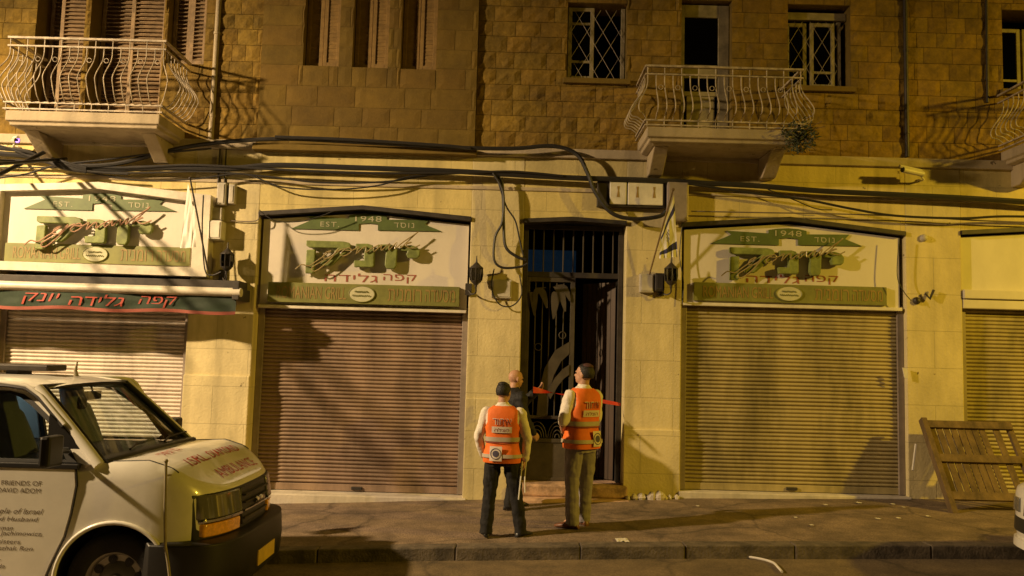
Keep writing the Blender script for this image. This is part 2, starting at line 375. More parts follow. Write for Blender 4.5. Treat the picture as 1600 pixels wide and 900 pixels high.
M['kippa'] = mat("dark_red_cap", (0.06, 0.02, 0.015), 0.8)
M['flagw'] = mat("white_flag_cloth", (0.70, 0.66, 0.58), 0.8)
M['flagb'] = mat("blue_flag_stripe", (0.03, 0.03, 0.12), 0.8)
M['tapered'] = mat("red_tape", (0.62, 0.035, 0.025), 0.4)
M['led'] = mat("violet_led", (0.2, 0.1, 0.5), 0.4, emit=(0.40, 0.16, 1.0), estr=3.0)
M['bluelit'] = mat("stairwell_window", (0.1, 0.15, 0.2), 0.5, var=0.4, vscale=3, emit=(0.03, 0.16, 0.34), estr=0.035)
M['blueled'] = mat("blue_dash_light", (0.02, 0.02, 0.3), 0.4, emit=(0.02, 0.03, 1.0), estr=2.0)

# ------------------------------------------------------------------ ground, road, pavement, kerb
KY = 7.97                      # kerb face
def sheet(name, x0, x1, y0, y1, fn, m, nx=60, ny=12):
    b = MB(); b.grid(lambda u, v: (x0 + (x1-x0)*u, y0 + (y1-y0)*v, fn(x0 + (x1-x0)*u, y0 + (y1-y0)*v)), nx, ny)
    o = b.build(name, m, smooth=True, recalc=False); return tag(o, kind='structure')
sheet("ground", -200, 200, -200, 200, lambda x, y: -1.2, M['soil'], 4, 4)
sheet("road", -40, 40, -9, KY + 0.02, lambda x, y: gz(x) - 0.12 + 0.012*noise.noise(Vector((x*.5, y*.5, 0))), M['asphalt'], 160, 40)
sheet("pavement", -40, 40, KY + 0.17, 10.98, lambda x, y: gz(x) + 0.012*noise.noise(Vector((x*.9, y*.9, 3))) + 0.01*(y-9), M['pave'], 200, 30)
b = MB(); x = -14.0
while x < 14:
    L_ = random.uniform(0.85, 1.3); j = random.uniform(-.006, .006); t = random.uniform(.8, 1.15)
    n0 = len(b.v); b.box(x + .003, x + L_ - .003, KY + j, KY + 0.19, -0.35, 0.004)
    for k in range(n0, len(b.v)):
        q = b.v[k]; b.v[k] = (q[0], q[1], gz(q[0]) + (q[2] if q[2] > -.1 else -.4))
    x += L_
tag(b.build("kerb", M['kerb'], bevel=0.012), kind='structure')

# ------------------------------------------------------------------ the stone building
FY = 10.6
bld = thing("stone_building", (0, FY, 0), "old stone apartment building with iron balconies above closed shop shutters", "building")

def gable(x, pts):
    for (a, za), (c, zc) in zip(pts, pts[1:]):
        if a <= x <= c: return za + (zc - za) * (x - a) / (c - a)
    return pts[-1][1]
OPEN = [([(-6.58, 3.7), (-4.12, 3.7)]), ([(-3.28, 3.66), (-1.95, 3.775), (-0.55, 3.665)]), ([(0.13, 3.66), (0.75, 3.70), (1.45, 3.665)]),
        ([(2.17, 3.665), (3.55, 3.775), (5.04, 3.625)]), ([(5.76, 3.66), (7.2, 3.77), (8.6, 3.66)])]
LT = 4.46
xs = [-9.5] + [v for o in OPEN for v in (o[0][0], o[-1][0])] + [10.5]
for i in range(0, len(xs), 2):          # piers, some with a slightly prouder base
    b = MB(); b.box(xs[i], xs[i+1], FY, FY + .5, -0.8, LT)
    if i in (2, 4, 6): b.box(xs[i] + .0, xs[i+1] - .003, FY - .03, FY + .01, -0.8, (1.55, 1.35, 1.02)[(i-2)//2])
    b.build("pier_wall", M['plaster'], bld, bevel=0.012)
for o in OPEN:
    b = MB(); b.prism([(o[0][0], LT)] + [(px, pz) for px, pz in o] + [(o[-1][0], LT)], FY + .002, FY + .48); b.build("lintel_wall", M['lintel'], bld)
# dark strip over each gabled head, its colour standing in for the shadow gap
for o in OPEN[1:]:
    b = MB(); n = len(o); pl = [(px, pz - .055) for px, pz in o] + [(px, pz - .002) for px, pz in reversed(o)]
    b.prism(pl, FY - .03, FY + .3); b.build("head_shadow_strip", M['iron'], bld)
b = MB(); b.box(-9.5, -3.35, FY - .05, FY + .3, LT, 4.58); b.box(-.55, 10.5, FY - .05, FY + .3, LT, 4.58)
b.box(-9.5, 10.5, FY - .018, FY + .3, 4.02, 4.07)
b.build("string_course", M['course'], bld, bevel=0.01)

# upper storey: individual blocks round the openings
UP = [(-6.34, -5.71, 4.7, 7.2), (-5.63, -4.67, 4.7, 7.2), (-4.61, -4.12, 5.59, 7.2),
      (0.64, 1.42, 5.53, 6.56), (2.14, 2.80, 4.7, 6.64), (3.54, 4.36, 5.51, 6.62), (6.36, 7.3, 5.54, 6.62)]
BAYW = [(-2.80, -2.34, 5.59, 7.2), (-2.16, -1.70, 5.585, 7.2), (-1.53, -1.07, 5.58, 7.2)]
BX0, BX1, BZ0 = -3.35, -0.53, 4.53
def subtract(rs, op):
    out = []
    for (a, c, z0, z1) in rs:
        x0, x1, y0, y1 = op
        if x0 >= c or x1 <= a or y0 >= z1 or y1 <= z0: out.append((a, c, z0, z1)); continue
        if a < x0: out.append((a, x0, z0, z1))
        if c > x1: out.append((x1, c, z0, z1))
        m0, m1 = max(a, x0), min(c, x1)
        if z0 < y0: out.append((m0, m1, z0, y0))
        if z1 > y1: out.append((m0, m1, y1, z1))
    return [q for q in out if q[1]-q[0] > .025 and q[3]-q[2] > .025]
def blockwork(b, x0, x1, z0, z1, ops, Y, rowh, rough, wmin, wmax, tv):
    z = z0
    while z < z1 - .02:
        h = rowh * random.uniform(.93, 1.07); h = min(h, z1 - z); x = x0 - random.uniform(0, .2)
        while x < x1 - .02:
            L_ = random.uniform(wmin, wmax); r = [(max(x, x0), min(x + L_, x1), z, z + h)]; x += L_
            for o in ops: r = subtract(r, o)
            for (a, c, q0, q1) in r:
                j = .003; a += j; c -= j; q0 += j; q1 -= j
                if c - a < .02 or q1 - q0 < .02: continue
                nx, nz = max(2, int((c-a)/.07)), max(2, int((q1-q0)/.06)); sd = random.uniform(0, 99); pr = random.uniform(.3, 1.0) * rough
                t0 = random.uniform(1-tv, 1+tv); tt = (t0, t0*random.uniform(.95, 1.03), t0*random.uniform(.88, 1.05))
                def fn(u, v):
                    e = min(u, 1-u, v, 1-v)
                    X, Z = a + (c-a)*u, q0 + (q1-q0)*v
                    d = 0.0 if e < .001 else -.006 - pr*(.55 + .9*noise.noise(Vector((X*7, Z*7, sd))) + .5*noise.noise(Vector((X*17, Z*17, sd))))
                    return (X, Y + .010 + d, Z)
                n0 = len(b.f); b.grid(fn, nx, nz)
                for k in range(n0, len(b.f)): b.t[k] = tt
                b.add([(a, Y+.01, q0), (c, Y+.01, q0), (c, Y+.01, q1), (a, Y+.01, q1), (a, Y+.05, q0), (c, Y+.05, q0), (c, Y+.05, q1), (a, Y+.05, q1)],
                      [(0,4,5,1),(1,5,6,2),(2,6,7,3),(3,7,4,0)], 0, tt)
        z += h
bay = (BX0, BX1, BZ0, 99)
b = MB(); blockwork(b, -9.5, 10.5, 4.58, 7.2, UP + [bay], FY, .212, .026, .16, .46, .17)
b.build("rough_stone_wall", M['stone'], bld, recalc=False, smooth=False)
b = MB()
RS_ = __import__('functools').reduce(subtract, UP + [bay], [(-9.5, 10.5, 4.58, 9.0)])
for sgn in (-1, 1):
    b = MB()
    for r in RS_:
        if (r[0] < BX0) == (sgn < 0): b.box(r[0], r[1], FY + .022, FY + .42, r[2], r[3])
    b.build("mortar_backing", M['mortar'], bld)
# smooth dressed bay with three tall windows
b = MB(); blockwork(b, BX0, BX1, BZ0, 7.2, BAYW, FY - .06, .265, .0035, .30, .66, .12)
b.build("bay_stone", M['stone_s'], bld, recalc=False)
b = MB()
for r in __import__('functools').reduce(subtract, BAYW, [(BX0, BX1, BZ0, 9.0)]): b.box(r[0] + .004, r[1] - .004, FY - .045, FY + .4, r[2] + .003, r[3])
b.build("bay_wall", M['mortar'], bld)
b = MB(); b.box(BX0 - .03, BX1 + .03, FY - .13, FY + .1, BZ0 - .09, BZ0 - .003); b.build("bay_base", M['mortar'], bld, bevel=.015)
# stone trims round plain openings
for (a, c, z0, z1) in UP[3:]:
    if z0 > 5: b = MB(); b.box(a - .05, c + .05, FY - .055, FY + .2, z0 - .075, z0 - .004); b.build("window_sill", M['mortar'], bld, bevel=.008)
# dark rooms behind the windows
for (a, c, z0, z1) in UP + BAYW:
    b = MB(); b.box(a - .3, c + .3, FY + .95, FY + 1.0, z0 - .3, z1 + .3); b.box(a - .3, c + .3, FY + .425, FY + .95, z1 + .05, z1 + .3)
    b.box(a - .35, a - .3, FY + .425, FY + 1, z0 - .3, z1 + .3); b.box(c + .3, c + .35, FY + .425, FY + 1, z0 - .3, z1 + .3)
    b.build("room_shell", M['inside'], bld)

def louvres(a, c, z0, z1, Y, m, parent, pitch=.055, tilt=38):
    b = MB(); b.box(a, a + .05, Y - .02, Y + .02, z0, z1); b.box(c - .05, c, Y - .02, Y + .02, z0, z1); b.box(a + .05, c - .05, Y - .02, Y + .02, z0, z0 + .07); b.box(a + .05, c - .05, Y - .02, Y + .02, z1 - .07, z1)
    fr = b.build("shutter_leaf", m, parent, bevel=.004)
    s = MB(); z = z0 + .09
    while z < z1 - .09: s.obox(((a+c)/2, Y, z), (c - a - .1, .05, .009), (R(tilt), 0, 0)); z += pitch
    s.box(a + .05, c - .05, Y + .022, Y + .027, z0 + .07, z1 - .07)
    s.build("louvre_slats", m, fr)
louvres(-6.12, -5.73, 4.72, 7.15, FY + .20, M['louvre'], bld); louvres(-6.33, -6.14, 4.72, 7.15, FY + .33, M['louvre'], bld)
louvres(-5.16, -4.69, 4.72, 7.15, FY + .16, M['louvre'], bld); louvres(-5.62, -5.18, 4.72, 7.15, FY + .30, M['louvre'], bld)
louvres(-4.60, -4.36, 5.60, 7.15, FY + .16, M['louvre'], bld); louvres(-4.35, -4.13, 5.60, 7.15, FY + .12, M['louvre'], bld)
for (a, c, z0, z1) in BAYW:
    h = (a + c) / 2; louvres(a + .004, h - .005, z0 + .01, 7.15, FY + .09, M['baylouvre'], bld, .05, 84); louvres(h + .005, c - .004, z0 + .01, 7.15, FY + .06, M['baylouvre'], bld, .05, 84)

def casement(x0, x1, z0, z1, Y, bars, parent=bld, fw=.05, rot=0):
    b = MB(); b.box(x0, x0 + fw, Y, Y + .05, z0, z1); b.box(x1 - fw, x1, Y, Y + .05, z0, z1)
    b.box(x0 + fw, x1 - fw, Y, Y + .05, z0, z0 + fw*1.3); b.box(x0 + fw, x1 - fw, Y, Y + .05, z1 - fw, z1)
    for t in bars: b.box(x0 + fw, x1 - fw, Y + .004, Y + .045, z0 + (z1-z0)*t - .017, z0 + (z1-z0)*t + .017)
    fr = b.build("window_frame", M['wood_w'], parent, bevel=.004)
    g = MB(); g.box(x0 + fw, x1 - fw, Y + .02, Y + .026, z0 + fw, z1 - fw); g.build("pane", M['pane'], fr); return fr
def lattice(x0, x1, z0, z1, Y, step=.21, slope=1.7):
    b = MB(); r = .0032
    for sgn in (1, -1):
        k = x0 - (z1 - z0) / slope if sgn > 0 else x0
        while k < x1 + (z1 - z0) / slope:
            pts = []
            for i in range(41):
                z = z0 + (z1 - z0) * i / 40; x = k + sgn * (z - z0) / slope
                if x0 <= x <= x1: pts.append((x, Y + (.006 if sgn > 0 else 0), z))
            if len(pts) > 1: b.tube([pts[0], pts[-1]], r, 6)
            k += step
    return b.build("window_grille", M['metalrail'], bld)
casement(.655, 1.0, 5.545, 6.545, FY + .13, (.26, .78)); lattice(.66, 1.41, 5.54, 6.5, FY + .09)
b = MB(); b.box(1.36, 1.41, FY + .13, FY + .19, 5.545, 6.545); b.build("window_post", M['wood_w'], bld, bevel=.004)
casement(3.55, 3.83, 5.52, 6.42, FY + .15, (.28,)); casement(3.87, 4.20, 5.52, 6.42, FY + .13, (.25,)); lattice(3.55, 4.22, 5.52, 6.42, FY + .10)
b = MB(); b.box(3.55, 4.35, FY + .13, FY + .2, 6.46, 6.56); b.box(4.24, 4.29, FY + .15, FY + .2, 5.52, 6.45); b.build("window_transom", M['wood_w'], bld, bevel=.004)
casement(6.37, 6.72, 5.56, 6.45, FY + .22, (.2,)); casement(6.75, 7.1, 5.56, 6.45, FY + .22, (.2,))
# balcony door with dark upper pane
b = MB(); x0, x1 = 2.15, 2.79
b.box(x0, 2.20, FY + .12, FY + .18, 4.7, 6.62); b.box(2.65, x1, FY + .12, FY + .18, 4.7, 6.62); b.box(2.20, 2.65, FY + .12, FY + .18, 6.45, 6.62); b.box(2.20, 2.65, FY + .12, FY + .18, 5.62, 5.80)
b.box(2.20, 2.65, FY + .12, FY + .18, 4.7, 4.84); b.box(2.24, 2.61, FY + .14, FY + .17, 4.84, 5.40); b.box(2.20, 2.65, FY + .125, FY + .175, 5.38, 5.44)
dr = b.build("balcony_door", M['wood_w'], bld, bevel=.005)
b = MB(); b.box(2.20, 2.65, FY + .145, FY + .15, 5.80, 6.45); b.box(2.20, 2.65, FY + .145, FY + .15, 5.44, 5.62); b.build("pane", M['pane'], dr)

# balconies
def balcony(x0, x1, yf, zs, zt, zb):
    b = MB(); prof = [(-.0, zs), (-.0, zs - .12), (.035, zs - .135), (.035, zs - .17), (.10, zs - .19)]
    rings = []
    for d, z in prof: rings.append([(x0 + d, yf + d, z), (x1 - d, yf + d, z), (x1 - d, FY + .01, z), (x0 + d, FY + .01, z)])
    b.loft(rings)
    for xx in (x0 + .12, x1 - .30):
        n0 = len(b.v); b.prism([(xx, zs - .191), (xx + .18, zs - .191), (xx + .18, zs - .46), (xx, zs - .46)], yf + .18, FY + .005)
        for k in range(n0, len(b.v)):
            q = b.v[k]
            if q[2] < zs - .3 and q[1] < FY - .1: b.v[k] = (q[0], FY - .18, q[2])
    sl = b.build("balcony", M['slab'], bld, bevel=.012)
    r = MB(); e = .03
    def rect(z, w, h):
        r.box(x0 - e, x1 + e, yf - w, yf + w, z - h, z + h); r.box(x0 - e - .002, x0 - e + 2*w, yf + w, FY + .01, z - h, z + h); r.box(x1 + e - 2*w, x1 + e + .002, yf + w, FY + .01, z - h, z + h)
    rect(zt, .020, .012); rect(zt - .10, .012, .009); rect(zb, .012, .010); rect(zs + .02, .012, .008)
    def baluster(px, py, dx, dy):
        prof = [(0, zt - .10), (0, zt - .20), (.035, zt - .30), (.125, zt - .43), (.17, zt - .52), (.155, zt - .59), (.08, zb + .06), (0, zb)]
        sp = spline([(px + dx*o, py + dy*o, z) for o, z in prof], 4); r.tube(sp, .0075, 6)
    n = int((x1 - x0) / .098)
    for i in range(n + 1):
        t = x0 + (x1 - x0) * i / n; baluster(t, yf, 0 if 0 < i < n else (-.7 if i == 0 else .7), -1 if 0 < i < n else -.7)
        if i % 2 == 0: r.tube([(t, yf, zt), (t, yf, zt - .10)], .007, 6); r.tube([(t, yf, zb), (t, yf, zs)], .007, 6)
    m = int((FY - yf) / .095)
    for i in range(1, m):
        y = yf + (FY - yf) * i / m
        for sx, xx in ((-1, x0 - e + .012), (1, x1 + e - .012)): baluster(xx, y, sx, 0)
    # small scrolls between the bars
    for i in range(n):
        t = x0 + (x1 - x0) * (i + .5) / n
        if i % 2: r.tube([(t + .028*math.cos(a*.6), yf - .03, zt - .27 + .028*math.sin(a*.6)) for a in range(11)], .0045, 5)
    r.build("railing", M['rail'], sl, smooth=True); return sl
balcony(-6.16, -4.30, 9.82, 4.68, 5.58, 4.78)
balcony(1.58, 3.44, 9.85, 4.70, 5.45, 4.78)
balcony(6.30, 8.16, 9.85, 4.70, 5.45, 4.78)

# roller shutters
def roller(x0, x1, z0, z1, Y, m, pitch):
    b = MB(); prof = []; z = z0 + .09
    while z < z1:
        jit = random.uniform(-.003, .003)
        for k in range(5):
            a = k / 5; prof.append((Y + jit - .017*math.sin(math.pi*a)**.8, z + pitch*a*.86))
        prof.append((Y + .006, z + pitch*.80)); prof.append((Y + .006, z + pitch*.97)); z += pitch
    b.add([(x0, y, zz) for y, zz in prof] + [(x1, y, zz) for y, zz in prof], [(i, i+1, len(prof)+i+1, len(prof)+i) for i in range(len(prof)-1)])
    nP = len(prof); NX = 24; b = MB(); sd = x0*3
    b.grid(lambda u, v: (x0 + (x1-x0)*u, prof[round(v*(nP-1))][0] + .010*noise.noise(Vector((u*3.1 + sd, prof[round(v*(nP-1))][1]*1.1, 1))) + .004*noise.noise(Vector((u*9 + sd, prof[round(v*(nP-1))][1]*4, 2))), prof[round(v*(nP-1))][1] + .006*noise.noise(Vector((u*2.2, prof[round(v*(nP-1))][1]*.7, sd)))), NX, nP-1)
    sh = b.build("roller_shutter", m, bld, recalc=False)
    s = MB(); s.box(x0 - .0, x1 + .0, Y - .03, Y + .02, z0, z0 + .085); s.build("bottom_bar", m, sh, bevel=.006)
    s = MB(); s.box((x0+x1)/2 - .07, (x0+x1)/2 + .07, Y - .055, Y - .031, z0 + .02, z0 + .06); s.build("lock_handle", M['iron'], sh, bevel=.006)
    for a, c in ((x0 - .065, x0 + .012), (x1 - .012, x1 + .065)):
        s = MB(); s.box(a, c, Y - .06, Y - .022, z0, z1); s.box(a, c, Y + .01, Y + .03, z0, z1); s.build("guide_rail", M['metalrail'], sh, bevel=.004)
    return sh
roller(-6.52, -4.19, -.25, 2.62, FY + .20, M['shut_w'], .0495)
roller(-3.21, -.62, .115, 2.50, FY + .25, M['shut_b'], .0492)
roller(2.24, 4.97, .275, 2.66, FY + .13, M['shut_y'], .0495)
roller(5.83, 8.53, .29, 2.66, FY + .14, M['shut_y'], .0495)
for x0, x1, zt in ((-6.58, -4.12, -.26), (-3.30, -.50, .108), (2.15, 5.06, .268), (5.76, 8.6, .285)):
    b = MB(); b.box(x0, x1, FY - .06, FY + .48, -.8, zt); b.build("threshold", M['sill'], bld, bevel=.015)
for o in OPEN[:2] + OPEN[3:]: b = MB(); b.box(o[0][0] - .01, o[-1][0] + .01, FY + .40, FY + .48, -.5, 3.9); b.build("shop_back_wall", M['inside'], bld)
# blank panel and white cornice of the shop at the right edge
b = MB(); b.prism([(5.77, 2.90), (8.59, 2.90), (8.59, 3.58), (7.2, 3.70), (5.77, 3.58)], FY + .06, FY + .12); b.build("blank_shop_panel", M['board'], bld)
b = MB(); b.box(5.77, 8.59, FY + .0, FY + .13, 2.655, 2.775); b.box(5.77, 8.59, FY - .03, FY + .13, 2.78, 2.895); b.build("panel_cornice", M['board'], bld, bevel=.01)

# entrance: step, stairwell, gate
b = MB(); n0 = 0; b.box(.08, 1.52, FY - .30, FY + .5, -.6, .165); b.box(.10, 1.50, FY - .12, FY + .6, .165, .315); b.build("entrance_step", M['pink'], bld, bevel=.025)
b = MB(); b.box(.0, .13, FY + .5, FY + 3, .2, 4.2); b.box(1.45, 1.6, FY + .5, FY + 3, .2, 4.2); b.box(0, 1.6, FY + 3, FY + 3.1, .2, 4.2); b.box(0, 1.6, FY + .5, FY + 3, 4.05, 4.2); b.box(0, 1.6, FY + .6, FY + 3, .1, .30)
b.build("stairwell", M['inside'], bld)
b = MB(); b.box(.22, .95, FY + 1.8, FY + 1.83, 3.02, 3.5); b.build("stairwell_window", M['bluelit'], bld)
GY = FY + .22
b = MB(); b.box(.14, .20, GY - .03, GY + .03, .32, 3.62); b.box(1.38, 1.44, GY - .03, GY + .03, .32, 3.62); b.box(.20, 1.38, GY - .03, GY + .03, 2.93, 3.0); b.box(.20, 1.38, GY - .03, GY + .03, 3.56, 3.62)
gt = b.build("entrance_gate", M['iron'], bld, bevel=.004)
b = MB()
for i in range(9): x = .27 + i*.13; b.tube([(x, GY, 3.0), (x, GY, 3.56)], .009, 6)
b.build("transom_bars", M['gate'], gt)
b = MB(); b.box(.20, .235, GY - .02, GY + .02, .32, 2.93); b.box(.765, .825, GY - .02, GY + .02, .32, 2.93); b.box(.235, .765, GY - .02, GY + .02, 2.87, 2.93); b.box(.235, .765, GY - .02, GY + .02, .80, .85); b.box(.235, .765, GY - .02, GY + .02, 1.10, 1.14); b.box(.235, .765, GY - .02, GY + .02, .32, .36)
lf = b.build("leaf_frame", M['gate'], gt, bevel=.003)
b = MB(); b.box(.235, .765, GY - .006, GY + .006, .36, .80); b.build("kick_panel", M['gate'], gt)
b = MB()
for i in range(5): x = .31 + i*.092; b.tube([(x, GY + .008, 1.14), (x, GY + .008, 2.87)], .0075, 6)
for cx_, cz_ in ((.36, 2.02), (.67, 2.18)): b.tube([(cx_ + .045*math.cos(a*.5), GY - .004, cz_ + .045*math.sin(a*.5)) for a in range(14)], .006, 5)
for k in range(4):
    for cx_ in (.37, .63): b.tube([(cx_ + (.03 + .03*k)*math.cos(math.pi*a/10), GY, .86 + (.05 + .05*k)*math.sin(math.pi*a/10)) for a in range(11)], .006, 5)
b.build("leaf_bars", M['gate'], gt)
b = MB()
def plate(pts_l, pts_r): b.prism(pts_l + pts_r[::-1], GY - .022, GY - .012)
A_ = [(.36, 1.14), (.38, 1.45), (.45, 1.75), (.58, 1.98), (.765, 2.10)]; B_ = [(.50, 1.14), (.51, 1.42), (.57, 1.66), (.66, 1.84), (.765, 1.94)]
b.loft([[(a[0], GY-.024, a[1]), (c[0], GY-.024, c[1]), (c[0], GY-.012, c[1]), (a[0], GY-.012, a[1])] for a, c in zip(A_, B_)])
A_ = [(.49, 1.45), (.58, 1.62), (.68, 1.74), (.765, 1.80)]; B_ = [(.53, 1.35), (.63, 1.53), (.70, 1.62), (.765, 1.67)]
b.loft([[(a[0], GY-.034, a[1]), (c[0], GY-.034, c[1]), (c[0], GY-.0245, c[1]), (a[0], GY-.0245, a[1])] for a, c in zip(A_, B_)])
for (tx, tz, bx, bz, s_) in ((.27, 2.72, .30, 2.42, .05), (.42, 2.78, .28, 2.62, .05), (.60, 2.74, .55, 2.38, .06), (.55, 2.80, .70, 2.48, .05), (.58, 2.82, .76, 2.62, .045), (.33, 2.76, .46, 2.52, .045)):
    rr = []
    for k in range(7):
        t = k / 6; x = tx + (bx - tx)*t; z = tz + (bz - tz)*t*t + .03*math.sin(math.pi*t); wd = s_*(math.sin(math.pi*(.12 + .86*t))**.8) + .004
        rr.append([(x - wd, GY - .03 - .002*k, z), (x + wd, GY - .03 - .002*k, z + .01), (x + wd, GY - .02 - .002*k, z + .01), (x - wd, GY - .02 - .002*k, z)])
    b.loft(rr)
b.build("palm_ornament", M['gate'], gt)
b = MB()     # right leaf swung inward
b.box(1.395, 1.43, GY + .03, GY + .07, .33, 2.92); b.box(1.395, 1.43, GY + .58, GY + .62, .33, 2.92); b.box(1.395, 1.43, GY + .07, GY + .58, 2.87, 2.92); b.box(1.395, 1.43, GY + .07, GY + .58, .33, .8)
for i in range(5): b.tube([(1.41, GY + .14 + .09*i, .8), (1.41, GY + .14 + .09*i, 2.87)], .008, 6)
b.build("open_leaf", M['iron'], gt)
b = MB()
for i in range(7):
    u0, u1 = i/7 + .006, (i+1)/7 - .006; X_ = lambda u: 1.37 - .40*u; Y_ = lambda u: GY + .12 + .36*u
    b.add([(X_(u0), Y_(u0), .33), (X_(u1), Y_(u1), .33), (X_(u1), Y_(u1), 2.9), (X_(u0), Y_(u0), 2.9), (X_(u0), Y_(u0) + .03, .33), (X_(u1), Y_(u1) + .03, .33), (X_(u1), Y_(u1) + .03, 2.9), (X_(u0), Y_(u0) + .03, 2.9)], [(0,1,2,3),(4,7,6,5),(0,4,5,1),(1,5,6,2),(2,6,7,3),(3,7,4,0)])
b.build("plank_door", M['doorwood'], gt)
# pipes fixed to the facade
for nm, pts, r_ in (("drain_pipe", [(5.07, FY - .022, 4.60), (5.07, FY - .022, 7.4)], .028), ("thin_pipe", [(6.13, FY - .018, 5.35), (6.15, FY - .018, 7.4)], .017), ("corner_pipe", [(-3.95, FY - .022, 4.58), (-3.95, FY - .022, 7.4)], .035),
                    ("wall_conduit", [(-3.82, FY - .03, 3.98), (-3.82, FY - .03, 4.47)], .012), ("wall_conduit", [(-3.74, FY - .03, 3.98), (-3.74, FY - .03, 4.47)], .010)):
    b = MB(); b.tube(pts, r_, 10)
    z = pts[0][2] + .3
    while z < pts[1][2] and r_ > .015: b.tube([(pts[0][0], pts[0][1], z), (pts[0][0], pts[0][1], z + .03)], r_*1.25, 10); z += 1.1
    b.build(nm, M['iron'] if r_ < .03 else M['course'], bld, smooth=True)

# ------------------------------------------------------------------ shop signs
K = 10.6 / F_PX
def sign_art(root, cx, top, Y, dy, neon='neon_d'):
    """ribbon, name, script, subtitle, bar: u,v are offsets (photo px at the facade) from the ribbon's top centre"""
    P = lambda u, v, w=0.0: (cx + u*K, Y - w, top - v*K)
    rib = [(-122, 27.5), (-90, 12.5), (-98, 6.5), (-31, 9), (-31, 3.5), (-16, 1), (0, 0), (16, 1), (29, 3.5), (29, 9), (97, 7.5), (90, 15), (117, 25.5), (15.5, 26.5), (15.5, 17), (0, 15.5), (-15, 17), (-15, 27.5)]
    b = MB(); b.prism([(P(u, v)[0], P(u, v)[2]) for u, v in rib], Y - .018, Y - .002); ribbon = b.build("ribbon", M['green'], root)
    b = MB()
    text_mb("1948", lambda u, v, w: P(u/K, 13 - v/K, .022), 42*K, 9*K, spacing=1.1).build("ribbon_lettering", M['cream'], ribbon)
    text_mb("EST.", lambda u, v, w: P(-61 + u/K, 23 - v/K, .022), 30*K, 8*K, spacing=1.2).build("ribbon_lettering", M['cream'], ribbon)
    text_mb(heb("נוסד"), lambda u, v, w: P(57 + u/K, 21.5 - v/K, .022), 32*K, 8*K, spacing=1.2).build("ribbon_lettering", M['cream'], ribbon)
    for poly in ([(-95,34),(-36,34),(-27,36),(-24,41),(-27,47),(-52,71),(-56,73.5),(-72,73.5),(-70,68),(-45,45),(-90,45),(-95,42)],
                 [(-94,49),(-80,48),(-80.5,84),(-83,86),(-94.5,86)],
                 [(-17,37),(2,36.5),(9,38.5),(13,44),(13,72),(10,74),(-18,74),(-19,63.5),(-3,63.5),(-3,48),(-8,46.5),(-17,47)],
                 [(17,37.5),(36,36.5),(45,38.5),(49,45),(48,70),(45,75.5),(33,75.5),(30,70),(31,49),(26,46.5),(17,47)],
                 [(53,38.5),(70,37),(80,39.5),(85,46),(84,54),(80,57.5),(66,58),(63,52),(65,47),(53,46.5)]):
        b = MB(); b.prism([(P(u, v + dy + 13)[0], P(u, v + dy + 13)[2]) for u, v in poly], Y - .10, Y - .03); b.build("name_letter", M['lgreen'], root, bevel=.011)
    # handwriting in glass tube across the letters
    pt = [(-118, 90), (-108, 82), (-96, 84), (-84, 76), (-60, 58), (-70, 62), (-72, 70), (-60, 68), (-48, 54), (-62, 74), (-84, 92), (-90, 86), (-62, 68), (-44, 56), (-36, 54), (-44, 62), (-38, 66), (-26, 58), (-30, 52), (-38, 56), (-24, 56), (-14, 50), (-18, 62), (-8, 52), (-2, 50), (-2, 59), (8, 52), (20, 46), (12, 50), (12, 57), (22, 48), (24, 46), (24, 55), (34, 46), (38, 44), (36, 54), (46, 44), (50, 42), (46, 52), (60, 40), (80, 26), (84, 22), (76, 30), (56, 50), (66, 42), (74, 40), (64, 45), (74, 50), (88, 44)]
    b = MB(); b.tube(spline([P(u*.94 + 2, v*.95 + 8 + dy, .122 + .004*math.sin(i)) for i, (u, v) in enumerate(pt)], 4), (.0095 if neon == 'neon' else .0075), 7)
    b.build("script_tube", M[neon], root, smooth=True)
    for w_, u0, ww in (("קפה", 53, 52), ("גלידה", -24, 84)):
        text_mb(heb(w_), lambda u, v, w: P(u0 + u/K, 110 + dy*1.7 - v/K, .004), ww*K, (14 if 'ל' not in w_ else 14)*K, spacing=1.05).build("subtitle_lettering", M['redtxt'], root)
def sign_bar(root, x0, x1, z0, z1, Y, proud):
    b = MB(); b.box(x0, x1, Y - proud, Y - .002, z0, z1); bar = b.build("lower_bar", M['bar'], root, bevel=.004)
    h = z1 - z0; w_ = x1 - x0
    for t_, xc, ww in (("ROMANIAN", x0 + w_*.165, .235), ("GRILL", x0 + w_*.355, .11)): text_mb(t_, lambda u, v, w: (xc + u, Y - proud - .004, z0 + h*.2 + v), w_*ww, h*.62).build("bar_lettering", M['gold'], bar)
    b = MB()
    for t_, xc, ww in (("מסעדה", x1 - w_*.10, .155), ("רומנית", x1 - w_*.285, .175)): text_mb(heb(t_), lambda u, v, w: (xc + u, Y - proud - .004, z0 + h*.2 + v), w_*ww, h*.62).build("bar_lettering", M['gold'], bar)
    cx_, cz_ = (x0 + x1)/2 - .02, (z0 + z1)/2; a, c = w_*.067, h*.40
    b = MB(); ell = [(cx_ + a*math.cos(t*.157), cz_ + c*math.sin(t*.157)) for t in range(40)]; b.prism(ell, Y - proud - .012, Y - proud - .002); ov = b.build("oval_emblem", M['oval'], bar)
    b = MB(); b.tube([(x, Y - proud - .013, z) for x, z in ell + ell[:1]], .005, 5)
    for k, ww in ((.28, .55), (-.22, .72)): b.tube([(cx_ + a*ww*(t/30*2 - 1), Y - proud - .014, cz_ + c*k + c*.13*math.sin(t*1.9) * (1 if t % 5 else .1)) for t in range(31)], .004, 4)
    b.build("emblem_marks", M['bar'], ov)

